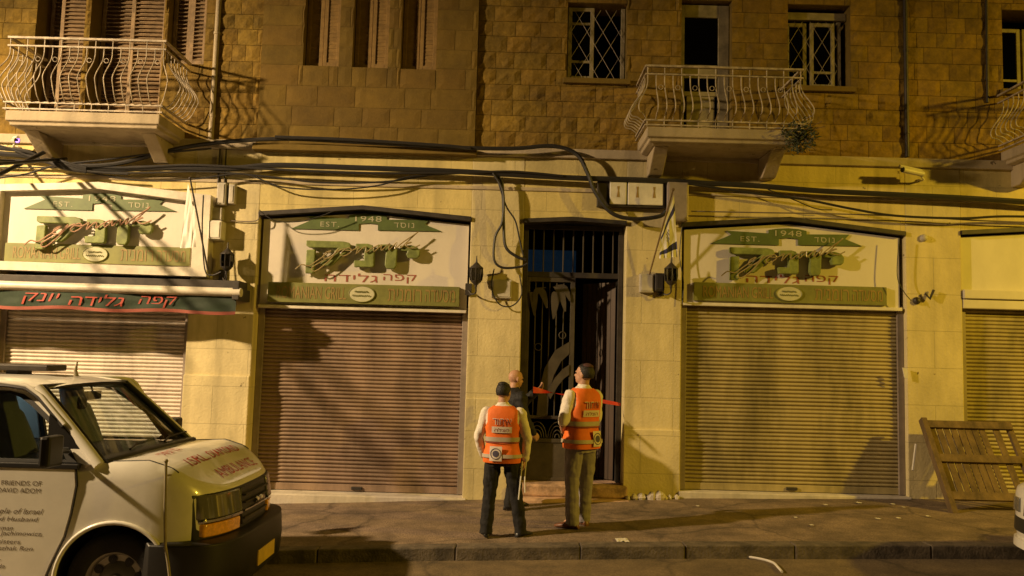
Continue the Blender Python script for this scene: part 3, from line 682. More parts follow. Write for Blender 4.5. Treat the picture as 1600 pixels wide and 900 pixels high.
s2 = thing("shop_sign", (-1.9, FY, 2.43), "white and green gabled shop sign above the brown shutter", "sign", "signs over the shop fronts")
b = MB(); b.prism([(-3.245, 2.47), (-.58, 2.47), (-.58, 3.575), (-1.93, 3.69), (-3.245, 3.575)], FY + .10, FY + .14); b.build("board", M['board'], s2)
b = MB(); b.box(-3.25, -.58, FY + .055, FY + .14, 2.425, 2.467); b.build("board_edge", M['cass'], s2, bevel=.005)
sign_art(s2, -1.885, 3.685, FY + .10, 0); sign_bar(s2, -3.12, -.67, 2.50, 2.755, FY + .10, .10)
s3 = thing("shop_sign", (3.55, FY, 2.6), "yellow lit gabled shop sign above the beige shutter right of the entrance", "sign", "signs over the shop fronts")
b = MB(); b.prism([(2.21, 2.645), (4.985, 2.645), (4.985, 3.55), (3.55, 3.69), (2.21, 3.58)], FY + .06, FY + .10); b.build("board", M['board'], s3)
b = MB(); b.box(2.19, 5.0, FY + .015, FY + .12, 2.60, 2.642); b.build("board_edge", M['cass'], s3, bevel=.005)
sign_art(s3, 3.55, 3.635, FY + .06, -13); sign_bar(s3, 2.33, 4.80, 2.665, 2.90, FY + .06, .05)
s1 = thing("shop_sign", (-5.2, 10.3, 2.8), "white framed box sign standing proud of the wall above the dark awning", "sign", "signs over the shop fronts")
Y1 = 10.42
b = MB(); out_ = [(-6.70, 2.80), (-3.845, 2.78), (-3.845, 3.823), (-5.28, 3.954), (-6.70, 3.884)]; in_ = [(-6.515, 2.912), (-4.047, 2.892), (-4.047, 3.732), (-5.28, 3.863), (-6.515, 3.803)]
fr_ = [[(o[0], Y1, o[1]), (i[0], Y1, i[1]), (i[0], Y1 + .11, i[1]), (o[0], FY, o[1])] for o, i in zip(out_, in_)]; b.loft(fr_ + [fr_[0]], caps=False)
b.build("sign_frame", M['cass'], s1, bevel=.006)
b = MB(); b.prism([(x, z) for x, z in in_], Y1 + .10, Y1 + .17); b.build("board", M['board'], s1)
sign_art(s1, -5.26, 3.823, Y1 + .10, -7, 'neon'); sign_bar(s1, -6.455, -4.10, 2.917, 3.155, Y1 + .10, .02)

# awning over the left shop
aw = thing("awning", (-4.9, 10.1, 2.4), "half rolled dark green awning with red lettering and a pale cassette", "awning")
b = MB(); yA = 10.15
b.loft([[(x, yA + .07*math.cos(t*.524) + .05, 2.577 + .055*math.sin(t*.524) + (-.004)*(x+3.3)) for t in range(12)] for x in (-8.2, -3.325)]); b.build("cassette", M['cass'], aw, smooth=True)
b = MB(); b.box(-8.2, -3.38, yA + .12, FY - .0, 2.612, 2.73); b.box(-3.42, -3.34, yA + .0, FY, 2.485, 2.63); b.build("cassette_bracket", M['iron'], aw, bevel=.006)
def wav(x, z): return yA + .045 + .018*math.sin(x*2.6) + .012*math.sin(x*6.1 + z*9) - (.0 if z > 2.4 else .012*math.sin(x*11))
VZ0, VZ1 = 2.335, 2.525
b = MB(); b.grid(lambda u, v: (-8.2 + (8.2 - 3.38)*u, wav(-8.2 + 4.76*u, VZ0 + (VZ1-VZ0)*v), VZ0 + (VZ1-VZ0)*v + .012*math.sin(u*25)*(1-v)), 120, 6); val = b.build("valance", M['awn'], aw, smooth=True, recalc=False)
b = MB(); b.grid(lambda u, v: (-8.2 + (8.2 - 3.38)*u, wav(-8.2 + 4.76*u, VZ0) - .004, VZ0 - .03 + .04*v + .012*math.sin(u*25)), 120, 2); b.build("trim", M['awnred'], val, smooth=True, recalc=False)
b = MB()
for s_, c_, w_ in (("קפה", -4.355, .44), ("גלידה", -5.08, .66), ("יונק", -5.77, .42)):
    b = MB(); text_mb(heb(s_), lambda u, v, w: (c_ + u + (v - .06)*.35, wav(c_ + u + (v - .06)*.35, VZ0 + .035 + v) - .012, VZ0 + .03 + v), w_, .14, mb=b, offset=.018); b.build("lettering", M['awntxt'], val)

# ------------------------------------------------------------------ fixtures on the wall
def lantern(x, z, label):
    L_ = thing("wall_lantern", (x, FY - .12, z), label, "lantern", "unlit wall lanterns beside the shop fronts")
    b = MB(); b.lathe((x, FY - .17, z), [(.004, .24), (.012, .16), (.05, .12), (.085, .09), (.09, .08)]); b.build("lantern_cap", M['iron'], L_); b = MB(); b.lathe((x, FY - .17, z), [(.072, -.075), (.055, -.10), (.02, -.13), (.012, -.17)]); b.build("lantern_base", M['iron'], L_)
    b = MB(); b.lathe((x, FY - .17, z), [(.07, -.074), (.082, .0), (.078, .079)], 8); b.build("lantern_glass", M['pane'], L_)
    b = MB()
    for k in range(8): a = k*math.pi/4; b.tube([(x + .073*math.cos(a), FY - .17 + .073*math.sin(a), z - .075), (x + .084*math.cos(a), FY - .17 + .084*math.sin(a), z), (x + .08*math.cos(a), FY - .17 + .08*math.sin(a), z + .08)], .006, 5)
    b.tube(spline([(x, FY - .17, z - .15), (x, FY - .15, z - .22), (x - .05, FY - .08, z - .24), (x - .1, FY - .03, z - .19)], 5), .010, 6); b.box(x - .14, x - .06, FY - .035, FY + .001, z - .25, z - .1)
    b.build("bracket", M['iron'], L_)
lantern(-3.60, 2.99, "iron wall lantern under the pale box beside the awning")
lantern(-.455, 2.90, "iron wall lantern between the brown shutter's sign and the entrance")
lantern(2.00, 2.96, "iron wall lantern beside the striped flag right of the entrance")

def box_thing(name, x0, x1, z0, z1, d, m, label, cat, door=True, bev=.012):
    t = thing(name, ((x0+x1)/2, FY, z0), label, cat)
    b = MB(); b.box(x0, x1, FY - d, FY + .0, z0, z1); b.build("case", M[m], t, bevel=bev)
    if door: b = MB(); b.box(x0 + .02, x1 - .02, FY - d - .008, FY - d - .001, z0 + .02, z1 - .02); b.build("cover", M[m], t, bevel=.004)
    return t
box_thing("junction_box", -3.80, -3.685, 3.715, 4.0, .12, 'plastic', "taller of two slim grey boxes under the cables near the framed sign", "box")
box_thing("junction_box", -3.655, -3.575, 3.735, 3.985, .10, 'plastic', "narrower slim grey box right of the taller one", "box")
box_thing("junction_box", -3.86, -3.69, 3.26, 3.50, .19, 'plastic_l', "deep cream box above the left wall lantern", "box")
box_thing("junction_box", -3.90, -3.72, 3.52, 3.68, .10, 'plastic', "small shadowed box tucked behind the framed sign's edge", "box", False)
box_thing("utility_box", 1.62, 1.80, 2.74, 2.98, .10, 'plastic', "weathered grey box under the striped flag", "box")
box_thing("utility_box", 1.81, 1.93, 2.76, 2.99, .12, 'iron', "dark narrow box beside the right wall lantern", "box")
box_thing("utility_box", -.26, .0, 2.62, 2.86, .05, 'plastic', "flat box inside a loop of cable left of the entrance", "box")
mc = thing("meter_cabinet", (1.65, FY, 3.84), "row of cream meter doors under the cables above the entrance", "cabinet")
b = MB(); b.box(1.06, 1.925, FY - .10, FY, 3.83, 4.185); b.build("case", M['iron'], mc, bevel=.006)
for a, c in ((1.215, 1.43), (1.447, 1.90)):
    b = MB(); b.box(a, c, FY - .125, FY - .102, 3.855, 4.165); d_ = b.build("meter_door", M['plastic_l'], mc, bevel=.02)
    b = MB()
    for q in ([(a+c)/2] if c - a < .3 else [a + .12, c - .12]):
        b.prism([(q - .018, 3.95), (q + .018, 3.95), (q + .006, 4.04), (q + .014, 4.09), (q - .014, 4.09), (q - .006, 4.04)], FY - .129, FY - .126)
    b.build("door_mark", M['gold'], d_)
jb = box_thing("service_box", 1.945, 2.215, 3.66, 4.165, .16, 'metalrail', "large dull grey box right of the cream meter doors", "box")

def camera_thing(x, z, dirx, label, led=False):
    t = thing("security_camera", (x, FY, z), label, "camera")
    b = MB(); b.tube([(x, FY, z - .02), (x, FY - .10, z - .02), (x + dirx*.10, FY - .20, z + .02)], .014, 8); b.lathe((x, FY, z - .02), [(.001, 0), (.04, .0), (.04, .02), (.001, .02)]); b.build("mount", M['plastic_l'], t)
    e = Vector((x + dirx*.05, FY - .18, z + .03)); f = Vector((x + dirx*.34, FY - .26, z + .06)) if not led else Vector((x + .24, FY - .42, z - .02))
    b = MB(); b.tube([e, f], .036, 12); bd = b.build("body", M['plastic_l'] if not led else M['plastic'], t, smooth=True)
    d = (f - e).normalized()
    b = MB(); b.tube([e + d*.02 + Vector((0, 0, .038)), f + d*.05 + Vector((0, 0, .038))], .02, 6); b.build("sun_hood", M['plastic_l'], t)
    b = MB(); b.tube([f + d*.001, f + d*.012], .033, 12); b.build("lens_face", M['blk'], t)
    if led:
        b = MB(); b.tube([f + d*.013 + Vector((.024*math.cos(a*.524), 0, .024*math.sin(a*.524))) for a in range(13)], .008, 6); b.build("led_ring", M['led'], t)
camera_thing(5.24, 4.31, -1, "small white security camera on the right wall pointing left")
camera_thing(-6.45, 4.42, 1, "security camera with glowing violet ring under the left balcony", True)

# ------------------------------------------------------------------ cables
def cable(pts, r, label, Y=10.47, m='cable', group="cables strung along the facade", world=None, parent=None, name="cable"):
    P_ = world or [at3(px, py, Y + (q[0] if q else 0)) for px, py, *q in pts]
    b = MB(); b.tube(spline(P_, 7), r, 7); c_ = Vector(P_[len(P_)//2])
    o = b.build(name, M[m], org=c_, smooth=True); return tag(o, label, "cable", group)
cable([(-60,238), (0,240), (60,246), (100,258), (160,264), (260,262), (360,263), (430,258), (560,262), (700,267), (790,272), (900,278), (1000,281), (1080,285), (1180,290), (1280,298), (1400,304), (1520,310), (1680,320)], .036, "thick black cable bundle running the whole width under the balconies")
cable([(-60,228), (40,236), (100,256), (180,256), (300,228), (430,217), (560,222), (700,230), (800,232), (862,228), (900,240), (918,270), (930,300), (955,332), (990,342), (1030,338), (1040,330)], .027, "heavy black cable that drops in an S curve beside the meter doors", Y=10.42)
cable([(430,214), (520,217), (610,222), (700,228), (735,232)], .022, "straight black cable clipped under the smooth stone bay", Y=10.38)
cable([(-60,262), (40,262), (95,262), (130,268), (220,282), (300,280), (380,272), (440,292), (520,296), (590,290), (640,276), (720,271)], .010, "thin black cable sagging above the framed sign and brown shutter sign", Y=10.45)
cable([(100,262), (200,270), (320,268), (420,276), (500,285), (600,284), (680,272)], .012, "second sagging thin cable just under the thick bundle")
cable([(-60,250), (60,252), (180,262), (300,258), (420,264), (560,270), (720,270), (800,268), (880,275)], .016, "black cable twisted along the left part of the thick bundle", Y=10.43)
cable([(-60,290), (0,278), (40,272), (90,258), (160,250), (240,240), (330,232)], .012, "black cable looping up from the left edge to the bay", Y=10.40)
cable([(-60,222), (0,228), (50,246), (100,262), (140,268), (200,272)], .014, "black cable coming in over the violet ringed camera", Y=10.40)
cable([(1075,287), (1180,302), (1260,312), (1330,326), (1400,337), (1500,341), (1570,338), (1680,340)], .016, "black cable sagging right of the grey box above the right shop sign", Y=10.45)
cable([(1080,330), (1180,332), (1300,334), (1420,338), (1520,344), (1680,350)], .009, "thin grey cable along the lintel above the right shop sign", m='cable_g', Y=10.5)
cable([(1200,296), (1240,312), (1275,326), (1300,328)], .007, "short loose thin cable under the bundle right of the entrance", Y=10.48)
cable([(760,268), (782,280), (786,310), (787,350), (790,385), (806,400), (822,406)], .020, "black cable dropping from the bundle to the entrance's left jamb", Y=10.47)
cable([(770,270), (786,300), (785,345), (774,370), (772,405), (785,418), (812,417), (824,412)], .016, "black cable hanging in a loop left of the entrance", Y=10.44)
cable([(775,272), (790,320), (805,345), (812,375), (818,400)], .011, "thin black cable bowed toward the gate's upper corner", Y=10.46)
cable([(772,420), (768,450), (780,475), (800,478), (815,460), (812,430)], .009, "round loop of cable around the flat box", Y=10.52)
cable([(405,328), (430,345), (470,346), (500,338), (520,330)], .006, "thin wire looping in front of the brown shutter sign's corner", Y=10.5)
cable([(1066,350), (1062,400), (1068,440), (1066,475)], .006, "thin wire hanging at the right shop sign's left edge", Y=10.55)
cable([(1405,372), (1402,430), (1412,455), (1424,470)], .006, "thin wire trailing down beside the right shop sign's right edge", Y=10.5)
cable([(318,305), (316,360), (320,420), (330,430), (345,425)], .009, "black cable running down the framed sign's right edge", Y=10.35)
cable([(360,345), (400,345), (404,332)], .007, "thin conduit between the slim boxes and the brown shutter sign", Y=10.57, m='cable_g')
b = MB()
for k in range(5): a = k*.9; b.tube(spline([at3(70 + 3*k, 250 + 4*math.sin(a), 10.40), at3(100, 258 + 5*math.cos(a), 10.36), at3(135, 266 + 3*math.sin(a+1), 10.40)], 5), .022, 7)
tag(b.build("cable_knot", M['cable'], org=at3(100, 258, 10.4), smooth=True), "thick taped knot of black cables above the framed sign", "cable", "cables strung along the facade")
# street wires reaching the knot from a pole down the street (their shadows cross the left shop fronts)
def shadow_wire(sx0, sz0, sx1, sz1, r, f0, f1, label):
    A = Vector(LAMP_A); a = A.lerp(Vector((sx0, FY, sz0)), f0); c = A.lerp(Vector((sx1, FY, sz1)), f1)
    m_ = (a + c)/2 - Vector((0, 0, .02)); b = MB(); b.tube([a, m_, c], r, 8)
    tag(b.build("street_wire", M['cable'], org=a, smooth=True), label, "cable", "wires crossing the street")
shadow_wire(-5.95, 4.40, -1.35, .20, .026, .995, .56, "black wire leaving the knot of cables toward the street, upper one")
shadow_wire(-5.75, 4.25, -.75, .30, .020, .993, .52, "black wire leaving the knot of cables toward the street, middle one")
shadow_wire(-6.3, 4.2, -4.05, 1.6, .018, .993, .60, "black wire leaving the knot of cables toward the street, lower one")

# flags
def flag(name, base, tip, drop, stripes, label):
    t = thing(name, base, label, "flag")
    b = MB(); b.tube([base, tip], .011, 8); b.ball(tip, .02, 8, 6); b.build("flag_pole", M['iron'] if not stripes else M['wood'], t)
    B_, T_ = Vector(base), Vector(tip); d = B_ - T_
    def fn(u, v):
        p = T_ + d*(.06 + .42*u*(1 - .25*v)); fold = .014*math.sin(u*9 + v*3)*(.3 + v) + .008*math.sin(u*17 - v*4)*v
        return (p.x*(1 - .0*v) + .15*(u - .5)*(.35 + .65*v)*(1 if d.x > 0 else -.9) + fold*.6, T_.y - .02 - .05*u - abs(fold), p.z - drop*v*(.55 + .45*(1 - u)))
    b = MB(); b.grid(fn, 24, 24, mfn=(lambda i, j: 1 if stripes and (j in (3, 4, 5, 18, 19, 20) or (i in range(9, 15) and j in range(9, 15) and (i + j) % 2)) else 0)); b.build("flag_cloth", [M['flagw'], M['flagb']], t, smooth=True, recalc=False)
flag("flag", (-3.735, 10.15, 2.845), (-3.947, 9.97, 3.936), .80, False, "white flag hanging limp from a dark pole at the framed sign")
flag("flag", (1.70, 10.55, 2.80), (1.98, 10.25, 4.02), .78, True, "blue and white flag hanging limp right of the entrance")

# marks stuck on the wall
b = MB(); b.box(1.60, 2.0, 10.565, 10.569, 0.0, .0001)
b = MB(); x_, z_ = at(1413, 583, 10.56); b.prism([(x_ - .03, z_ + .07), (x_ + .03, z_ + .06), (x_ + .035, z_ - .07), (x_ - .005, z_ - .06)], FY - .06, FY - .045)
tag(b.build("paper_notice", M['paper'], org=(x_, FY, z_)), "small torn white notice at the right shutter's jamb", "notice")
for px, py, lab in ((1432, 470, "small dark round fitting on the pier right of the right shop sign"), (1443, 372, "small round lamp socket high on the right pier")):
    x_, z_ = at(px, py, FY); b = MB(); b.loft([[(x_ + r_*math.cos(k*.524), FY - d_, z_ + r_*math.sin(k*.524)) for k in range(12)] for d_, r_ in ((.0, .05), (.03, .045), (.05, .02))])
    tag(b.build("wall_socket", M['iron'] if py > 400 else M['plastic'], org=(x_, FY, z_), smooth=True), lab, "fitting")
b = MB(); a_ = at3(1447, 455, 10.56); b.tube([at3(1446, 458, 10.56), at3(1453, 467, 10.55), at3(1459, 453, 10.55)], .017, 6); tag(b.build("wall_hook", M['iron'], org=a_), "dark bent hook on the right pier", "hook")

# dry plant hanging from the middle balcony
pl = thing("hanging_plant", (3.42, 9.9, 4.62), "dry bushy plant hanging over the middle balcony's right corner", "plant")
b = MB(); rnd = random.Random(5)
for k in range(520):
    a = rnd.uniform(0, 6.28); q = rnd.random()**.6; c_ = Vector((3.40 + .21*q*math.cos(a) , 9.85 + .16*rnd.uniform(-1, 1)*q, 4.63 + .19*q*math.sin(a)))
    d = Vector((rnd.uniform(-1, 1), rnd.uniform(-1, 1), rnd.uniform(-1, .6))).normalized(); s_ = d.cross(Vector((rnd.random(), rnd.random(), rnd.random()))).normalized(); L_ = rnd.uniform(.03, .09)
    b.add([c_, c_ + d*L_*.5 + s_*.010, c_ + d*L_, c_ + d*L_*.5 - s_*.010], [(0, 1, 2, 3)])
b.build("foliage", M['leaf'], pl, recalc=False)
b = MB()
for k in range(14): d = Vector((rnd.uniform(-.6, 1.3), rnd.uniform(-1, .3), rnd.uniform(-.9, .6))).normalized(); b.tube([(3.40, 9.92, 4.66), Vector((3.40, 9.9, 4.65)) + d*.15, Vector((3.40, 9.88, 4.62)) + d*rnd.uniform(.24, .34)], .004, 5)
b.build("stem", M['wood'], pl)
# leaning slatted wooden panel
wp = thing("wooden_panel", (5.55, 10.1, .2), "slatted wooden panel leaning against the shop front at the right edge", "panel")
pb, pt_ = Vector((0, 9.80, .33)), Vector((0, 10.42, 1.24))
def on(u, t, off=0.0):
    n_ = Vector((0, -(pt_.z - pb.z), (pt_.y - pb.y))).normalized(); p_ = pb.lerp(pt_, t) + n_*off; return Vector((5.10 + 1.12*u, p_.y, p_.z))
def plank(u0, u1, t0, t1, o0, o1):
    b.add([on(u0,t0,o0), on(u1,t0,o0), on(u1,t1,o0), on(u0,t1,o0), on(u0,t0,o1), on(u1,t0,o1), on(u1,t1,o1), on(u0,t1,o1)], [(0,1,2,3),(4,7,6,5),(0,4,5,1),(1,5,6,2),(2,6,7,3),(3,7,4,0)])
for i in range(11):
    b = MB(); u = .07 + .078*i
    if i in (8, 10): continue
    plank(u, u + random.uniform(.062, .073), .05 + random.uniform(0, .03), .97 - random.uniform(0, .02), 0, .016); b.build("slat", M['wood'], wp, bevel=.002)
for t0, lab in ((.88, "top"), (.46, ""), (.02, "")):
    b = MB(); plank(.02, .93 if t0 < .8 else .98, t0, t0 + .09, .018, .055); b.build("crossbar", M['wood'], wp, bevel=.003)
for u0 in (0.0, .94):
    b = MB(); plank(u0, u0 + .06, -.15, 1.0, -.03, .017 if u0 else .06); b.build("side_rail", M['wood'], wp, bevel=.003)
b = MB(); b.tube([at3(1431, 694, 10.4), at3(1426, 735, 10.3)], .014, 6); tag(b.build("white_stick", M['paper'], org=at3(1431, 694, 10.4)), "short white stick leaning left of the slatted wooden panel", "stick")

# broken plaster at the foot of the pier
for k in range(9):
    x_ = 1.50 + .075*k + random.uniform(-.02, .02); y_ = FY - .06 - random.uniform(.0, .10); r_ = random.uniform(.03, .06); z_ = gz(x_) + .016; b = MB(); sd = k*3.3
    b.ball((x_, y_, z_ + r_*.45), r_, 9, 6); b.v = [(x_ + (q[0]-x_)*(1 + .5*noise.noise(Vector((q[0]*30, q[1]*30, sd)))), y_ + (q[1]-y_)*(1 + .4*noise.noise(Vector((q[2]*30, q[1]*30, sd)))), max(z_ - .01, z_ + (q[2]-z_)*(1 + .5*noise.noise(Vector((q[0]*25, q[2]*30, sd)))))) for q in b.v]
    tag(b.build("plaster_chunk", M['sill'], org=(x_, y_, z_)), "broken plaster chunk at the foot of the pier right of the entrance", "rubble", "broken plaster at the pier's foot")
# litter
def scrap(x, y, s_, label, group=None):
    b = MB(); sd = random.random()*50; z0 = gz(x) + (.01*(y - 9) if y > KY + .17 else -.13) + .012
    b.grid(lambda u, v: (x + (u - .5)*s_*1.6, y + (v - .5)*s_*2.2, z0 + s_*.28*abs(noise.noise(Vector((u*3, v*3, sd))))), 6, 6)
    tag(b.build("paper_scrap", M['paper'], org=(x, y, z0), recalc=False), label, "litter", group)
def onground(px, py, dz=0.0):
    Y = 9.0
    for k in range(30):
        x, z = at(px, py, Y); zt = gz(x) + .01*(Y-9) + dz; Y *= (CAM_H - zt) / max(.1, CAM_H - z)
    return at(px, py, Y)[0], Y
x_, y_ = onground(972, 846); scrap(x_, y_, .075, "crumpled pale paper on the pavement in front of the man in grey trousers")
for px, py in ((1290, 790), (1342, 787), (1395, 789), (1412, 794), (1404, 811), (1450, 808), (1372, 812), (1243, 810), (1268, 822), (1090, 792)):
    x_, y_ = onground(px, py); scrap(x_, y_, random.uniform(.018, .034), "tiny pale scrap of litter on the pavement before the right shutter", "tiny scraps on the pavement")
b = MB(); pp = [onground(px, py, -.12) for px, py in ((1162, 873), (1190, 878), (1208, 884), (1216, 892), (1222, 899))]
b.tube(spline([(x, y, gz(x) - .13 + .025) for x, y in pp], 6), .011, 6); tag(b.build("white_strip", M['paper'], org=(pp[0][0], pp[0][1], gz(pp[0][0]) - .12)), "curled white plastic strip lying on the road", "litter")

# ------------------------------------------------------------------ vehicles
def shell(yc, W, xr, xf, L, n, top, zb, arches, arch_r, zw, crown=.03, cap_dark=None, nside=60, tuck=.05):
    """lower body: plan outline stacked in height, capped by the bonnet; wheel arches cut out"""
    out = []
    xs_ = [xr + (xf - L - xr)*i/nside for i in range(nside)]
    out += [(x, yc - W) for x in xs_]
    for i in range(42):
        a = -math.pi/2 + math.pi*(i + .5)/42; ca, sa = max(0, math.cos(a)), math.sin(a)
        out.append((xf - L + L*ca**(2/n), yc + W*math.copysign(abs(sa)**(2/n), sa)))
    out += [(x, yc + W) for x in reversed(xs_)]
    def T(x, y): return top(x) + crown*(1 - ((y - yc)/W)**2)
    rings = []
    def ring(zf, ins, sy=1.0):
        r = []
        for x, y in out:
            yy = yc + (y - yc)*(1 - ins/W)*sy; xx = x - ins*max(0, (x - (xf - L))/L)
            r.append((xx, yy, zf(xx, yy)))
        return r
    for t, ins in ((0, .06), (.12, .015), (.3, 0), (.62, .0), (.86, .005), (.95, .018)):
        rings.append(ring(lambda x, y: zb + (T(x, y) - zb)*t, ins))
    rings.append(ring(T, tuck))
    for sy in (.93, .8, .6, .4, .2, .02): rings.append(ring(T, tuck, sy))
    b = MB(); b.loft(rings, caps=False); N_ = len(out)
    b.f.append(list(range(N_ - 1, -1, -1))); b.m.append(0); b.t.append(None); k0 = (len(rings) - 1)*N_
    for i in range(N_//2 - 1): b.f.append([k0 + i, k0 + i + 1, k0 + N_ - 2 - i, k0 + N_ - 1 - i]); b.m.append(0); b.t.append(None)
    me = b.mesh("tmp"); me.materials.append(M['white']); me.materials.append(M['blk'])
    if cap_dark is not None:
        for p in me.polygons:
            if p.center.x < cap_dark and p.normal.z > .8 and abs(p.center.y - yc) < W - .06: p.material_index = 1
    o = bpy.data.objects.new("tmp", me); C.objects.link(o); cut = []
    for ax in arches:
        for sgn in (-1, 1):
            c = MB(); y0 = yc + sgn*(W - .36); y1 = yc + sgn*(W + .2)
            c.loft([[(ax + arch_r*math.cos(k*math.pi/24), y, zw + arch_r*math.sin(k*math.pi/24)) for k in range(48)] for y in (y0, y1)], 1)
            cm = c.mesh("cut"); cm.materials.append(M['white']); cm.materials.append(M['blk']); co = bpy.data.objects.new("cut", cm); C.objects.link(co); cut.append(co)
            bo = o.modifiers.new("b", 'BOOLEAN'); bo.operation = 'DIFFERENCE'; bo.solver = 'EXACT'; bo.object = co
    ev = evaluated(o); vs = [v.co.copy() for v in ev.vertices]; fs = [tuple(p.vertices) for p in ev.polygons]; ms = [p.material_index for p in ev.polygons]
    for q in [o] + cut: bpy.data.objects.remove(q)
    r = MB(); r.v = [tuple(v) for v in vs]; r.f = [list(f) for f in fs]; r.m = ms; r.t = [None]*len(fs)
    return r, T
def wheel(root, x, y, z, R_, sgn, hub='steel'):
    """sgn -1: outer face towards the camera"""
    t = MB(); prof = [(R_*.60, .09), (R_*.86, .105), (R_*.97, .085), (R_, .04), (R_, -.04), (R_*.97, -.085), (R_*.86, -.105), (R_*.60, -.09)]
    t.loft([[(x + r*math.cos(k*math.pi/24), y + sgn*d, z + r*math.sin(k*math.pi/24)) for k in range(48)] for r, d in prof], caps=False); ty = t.build("wheel", M['rub'], root, smooth=True)
    b = MB(); prof = [(R_*.61, .085), (R_*.57, .08), (R_*.53, .045), (R_*.40, .035), (R_*.30, .065), (R_*.17, .07), (R_*.15, .095), (R_*.02, .098)]
    b.loft([[(x + r*math.cos(k*math.pi/24), y + sgn*d, z + r*math.sin(k*math.pi/24)) for k in range(48)] for r, d in prof], caps=False); rm = b.build("rim", M[hub], ty, smooth=True)
    b = MB()
    for k in range(8):
        a = k*math.pi/4 + .25; c_ = (x + R_*.455*math.cos(a), z + R_*.455*math.sin(a))
        b.loft([[(c_[0] + q*math.cos(j*.524), y + sgn*d, c_[1] + q*math.sin(j*.524)) for j in range(12)] for q, d in ((.032, .049), (.002, .050))], caps=False)
    b.build("rim_holes", M['blk'], rm)

VN, VC, VW = 6.10, 7.00, 0.90          # near side, centre line, half width
VG = gz(-2.8) - .13                    # road under the van
van = thing("ambulance_van", (-5.2, VC, VG), "white ambulance van with lettering on its door and bonnet parked at the kerb", "van")
def vtop(x):
    pts = [(-9, 1.0), (-3.05, 1.0), (-2.92, 1.02), (-2.62, 1.035), (-2.45, .985), (-2.30, .885), (-2.18, .815), (-2.0, .76)]
    for (a, c), (d, e) in zip(pts, pts[1:]):
        if a <= x <= d: t = (x - a)/(d - a); return c + (e - c)*t
    return .76
vs_, VT = shell(VC, VW, -8.3, -2.09, .60, 3.2, vtop, .06, (-2.80, -6.35), .405, .19, crown=.03, cap_dark=-3.02)
body = vs_.build("body", [M['white'], M['blk']], van, smooth=True)
def side(z, near=True): d = .02 + .32*max(0, z - 1.0); return VN + d if near else 2*VC - VN - d
# greenhouse side frames (outline minus window), glass, roof, windscreen
OUT_ = [(-8.25, 1.0), (-8.25, 1.56), (-3.72, 1.575), (-3.58, 1.548), (-3.46, 1.485), (-3.24, 1.29), (-3.0, 1.01)]
WIN = [(-4.35, 1.005), (-4.35, 1.51), (-3.74, 1.515), (-3.63, 1.492), (-3.54, 1.44), (-3.34, 1.29), (-3.12, 1.02)]
for near in (True, False):
    sg = 1 if near else -1
    b = MB(); rr = []
    for (ox, oz), (ix, iz) in zip([(-4.5, 1.0), (-4.5, 1.57)] + OUT_[2:], WIN):
        rr.append([(ox, side(oz, near), oz), (ix, side(iz, near), iz), (ix, side(iz, near) + .04*sg, iz), (ox, side(oz, near) + .05*sg, oz)])
    rr.append([(-3.06, side(1.0, near), .985), (-3.06, side(1.0, near), 1.005), (-3.06, side(1, near) + .04*sg, 1.005), (-3.06, side(1, near) + .05*sg, .985)])
    b.loft(rr); fr_ = b.build("window_frame", M['white'], van, bevel=.006)
    b = MB(); cxw, czw = -3.9, 1.27
    o2 = [(x + .002, z) for x, z in WIN]; i2 = [(x + (-.022 if x > -3.7 else .02), z - (.020 if z > 1.1 else -.028)) for x, z in WIN]; i2[0] = (-4.3, 1.035); i2[-1] = (-3.20, 1.035)
    L2 = [[(o[0], side(o[1], near) - .004*sg, o[1]), (i[0], side(i[1], near) - .004*sg, i[1]), (i[0], side(i[1], near) + .03*sg, i[1]), (o[0], side(o[1], near) + .03*sg, o[1])] for o, i in zip(o2, i2)]
    b.loft(L2 + [L2[0]], caps=False); b.build("window_rubber", M['blk'], fr_)
    b = MB(); b.add([(x, side(z, near) + .014*sg, z) for x, z in i2], [tuple(range(len(i2)))]); b.build("door_glass", M['glass'], fr_)
    b = MB(); b.add([(-8.25, side(1, near), 1.0), (-4.5, side(1, near), 1.0), (-4.5, side(1.57, near), 1.57), (-8.25, side(1.56, near), 1.56)], [(0, 1, 2, 3)]); b.build("rear_side_panel", M['white'], van, recalc=False)
# dark sail in the window corner and the divider bar
b = MB(); b.prism([(-3.36, 1.02), (-2.99, 1.02), (-3.06, 1.08), (-3.36, 1.36)], side(1.15) - .012, side(1.15) + .03); b.tube([(-3.345, side(1.03), 1.03), (-3.345, side(1.29), 1.30)], .012, 6); b.build("corner_sail", M['blk'], van)
def bow(y): return 1 - ((y - VC)/VW)**2
b = MB(); YW = .80
b.grid(lambda u, v: (-2.99 + .085*bow(VC - YW + 2*YW*u) - .53*v - .035*v*v, VC - (.84 - .16*v) + 2*(.84 - .16*v)*u, 1.005 + .025*bow(VC - YW + 2*YW*u) + .53*v), 14, 8); b.build("windscreen", M['glass'], van, smooth=True, recalc=False)
b = MB()
for t in (0, 1):
    q = [(-2.975 - .53*v - .035*v*v, VC + (1 if t else -1)*(YW + .075 + .09*(1-v)) , 1.0 + .585*v) for v in [i/8 for i in range(9)]]
    b.tube(q, .048, 8)
for i_ in range(1): pass
pil = b
for nm, q in (("near", -1), ("far", 1)):
    b = MB(); b.tube([(-2.96 - .53*v - .035*v*v, VC + q*(.862 - .142*v), 1.0 + .545*v) for v in [i/8 for i in range(9)]], [.042 - .010*i/8 for i in range(9)], 10); b.build("screen_pillar", M['white'], van, smooth=True)
    b = MB(); b.tube([(-2.952 - .53*v - .035*v*v, VC + q*(.822 - .152*v), 1.015 + .53*v) for v in [i/8 for i in range(9)]], .026, 8); b.build("screen_rubber", M['blk'], van, smooth=True)
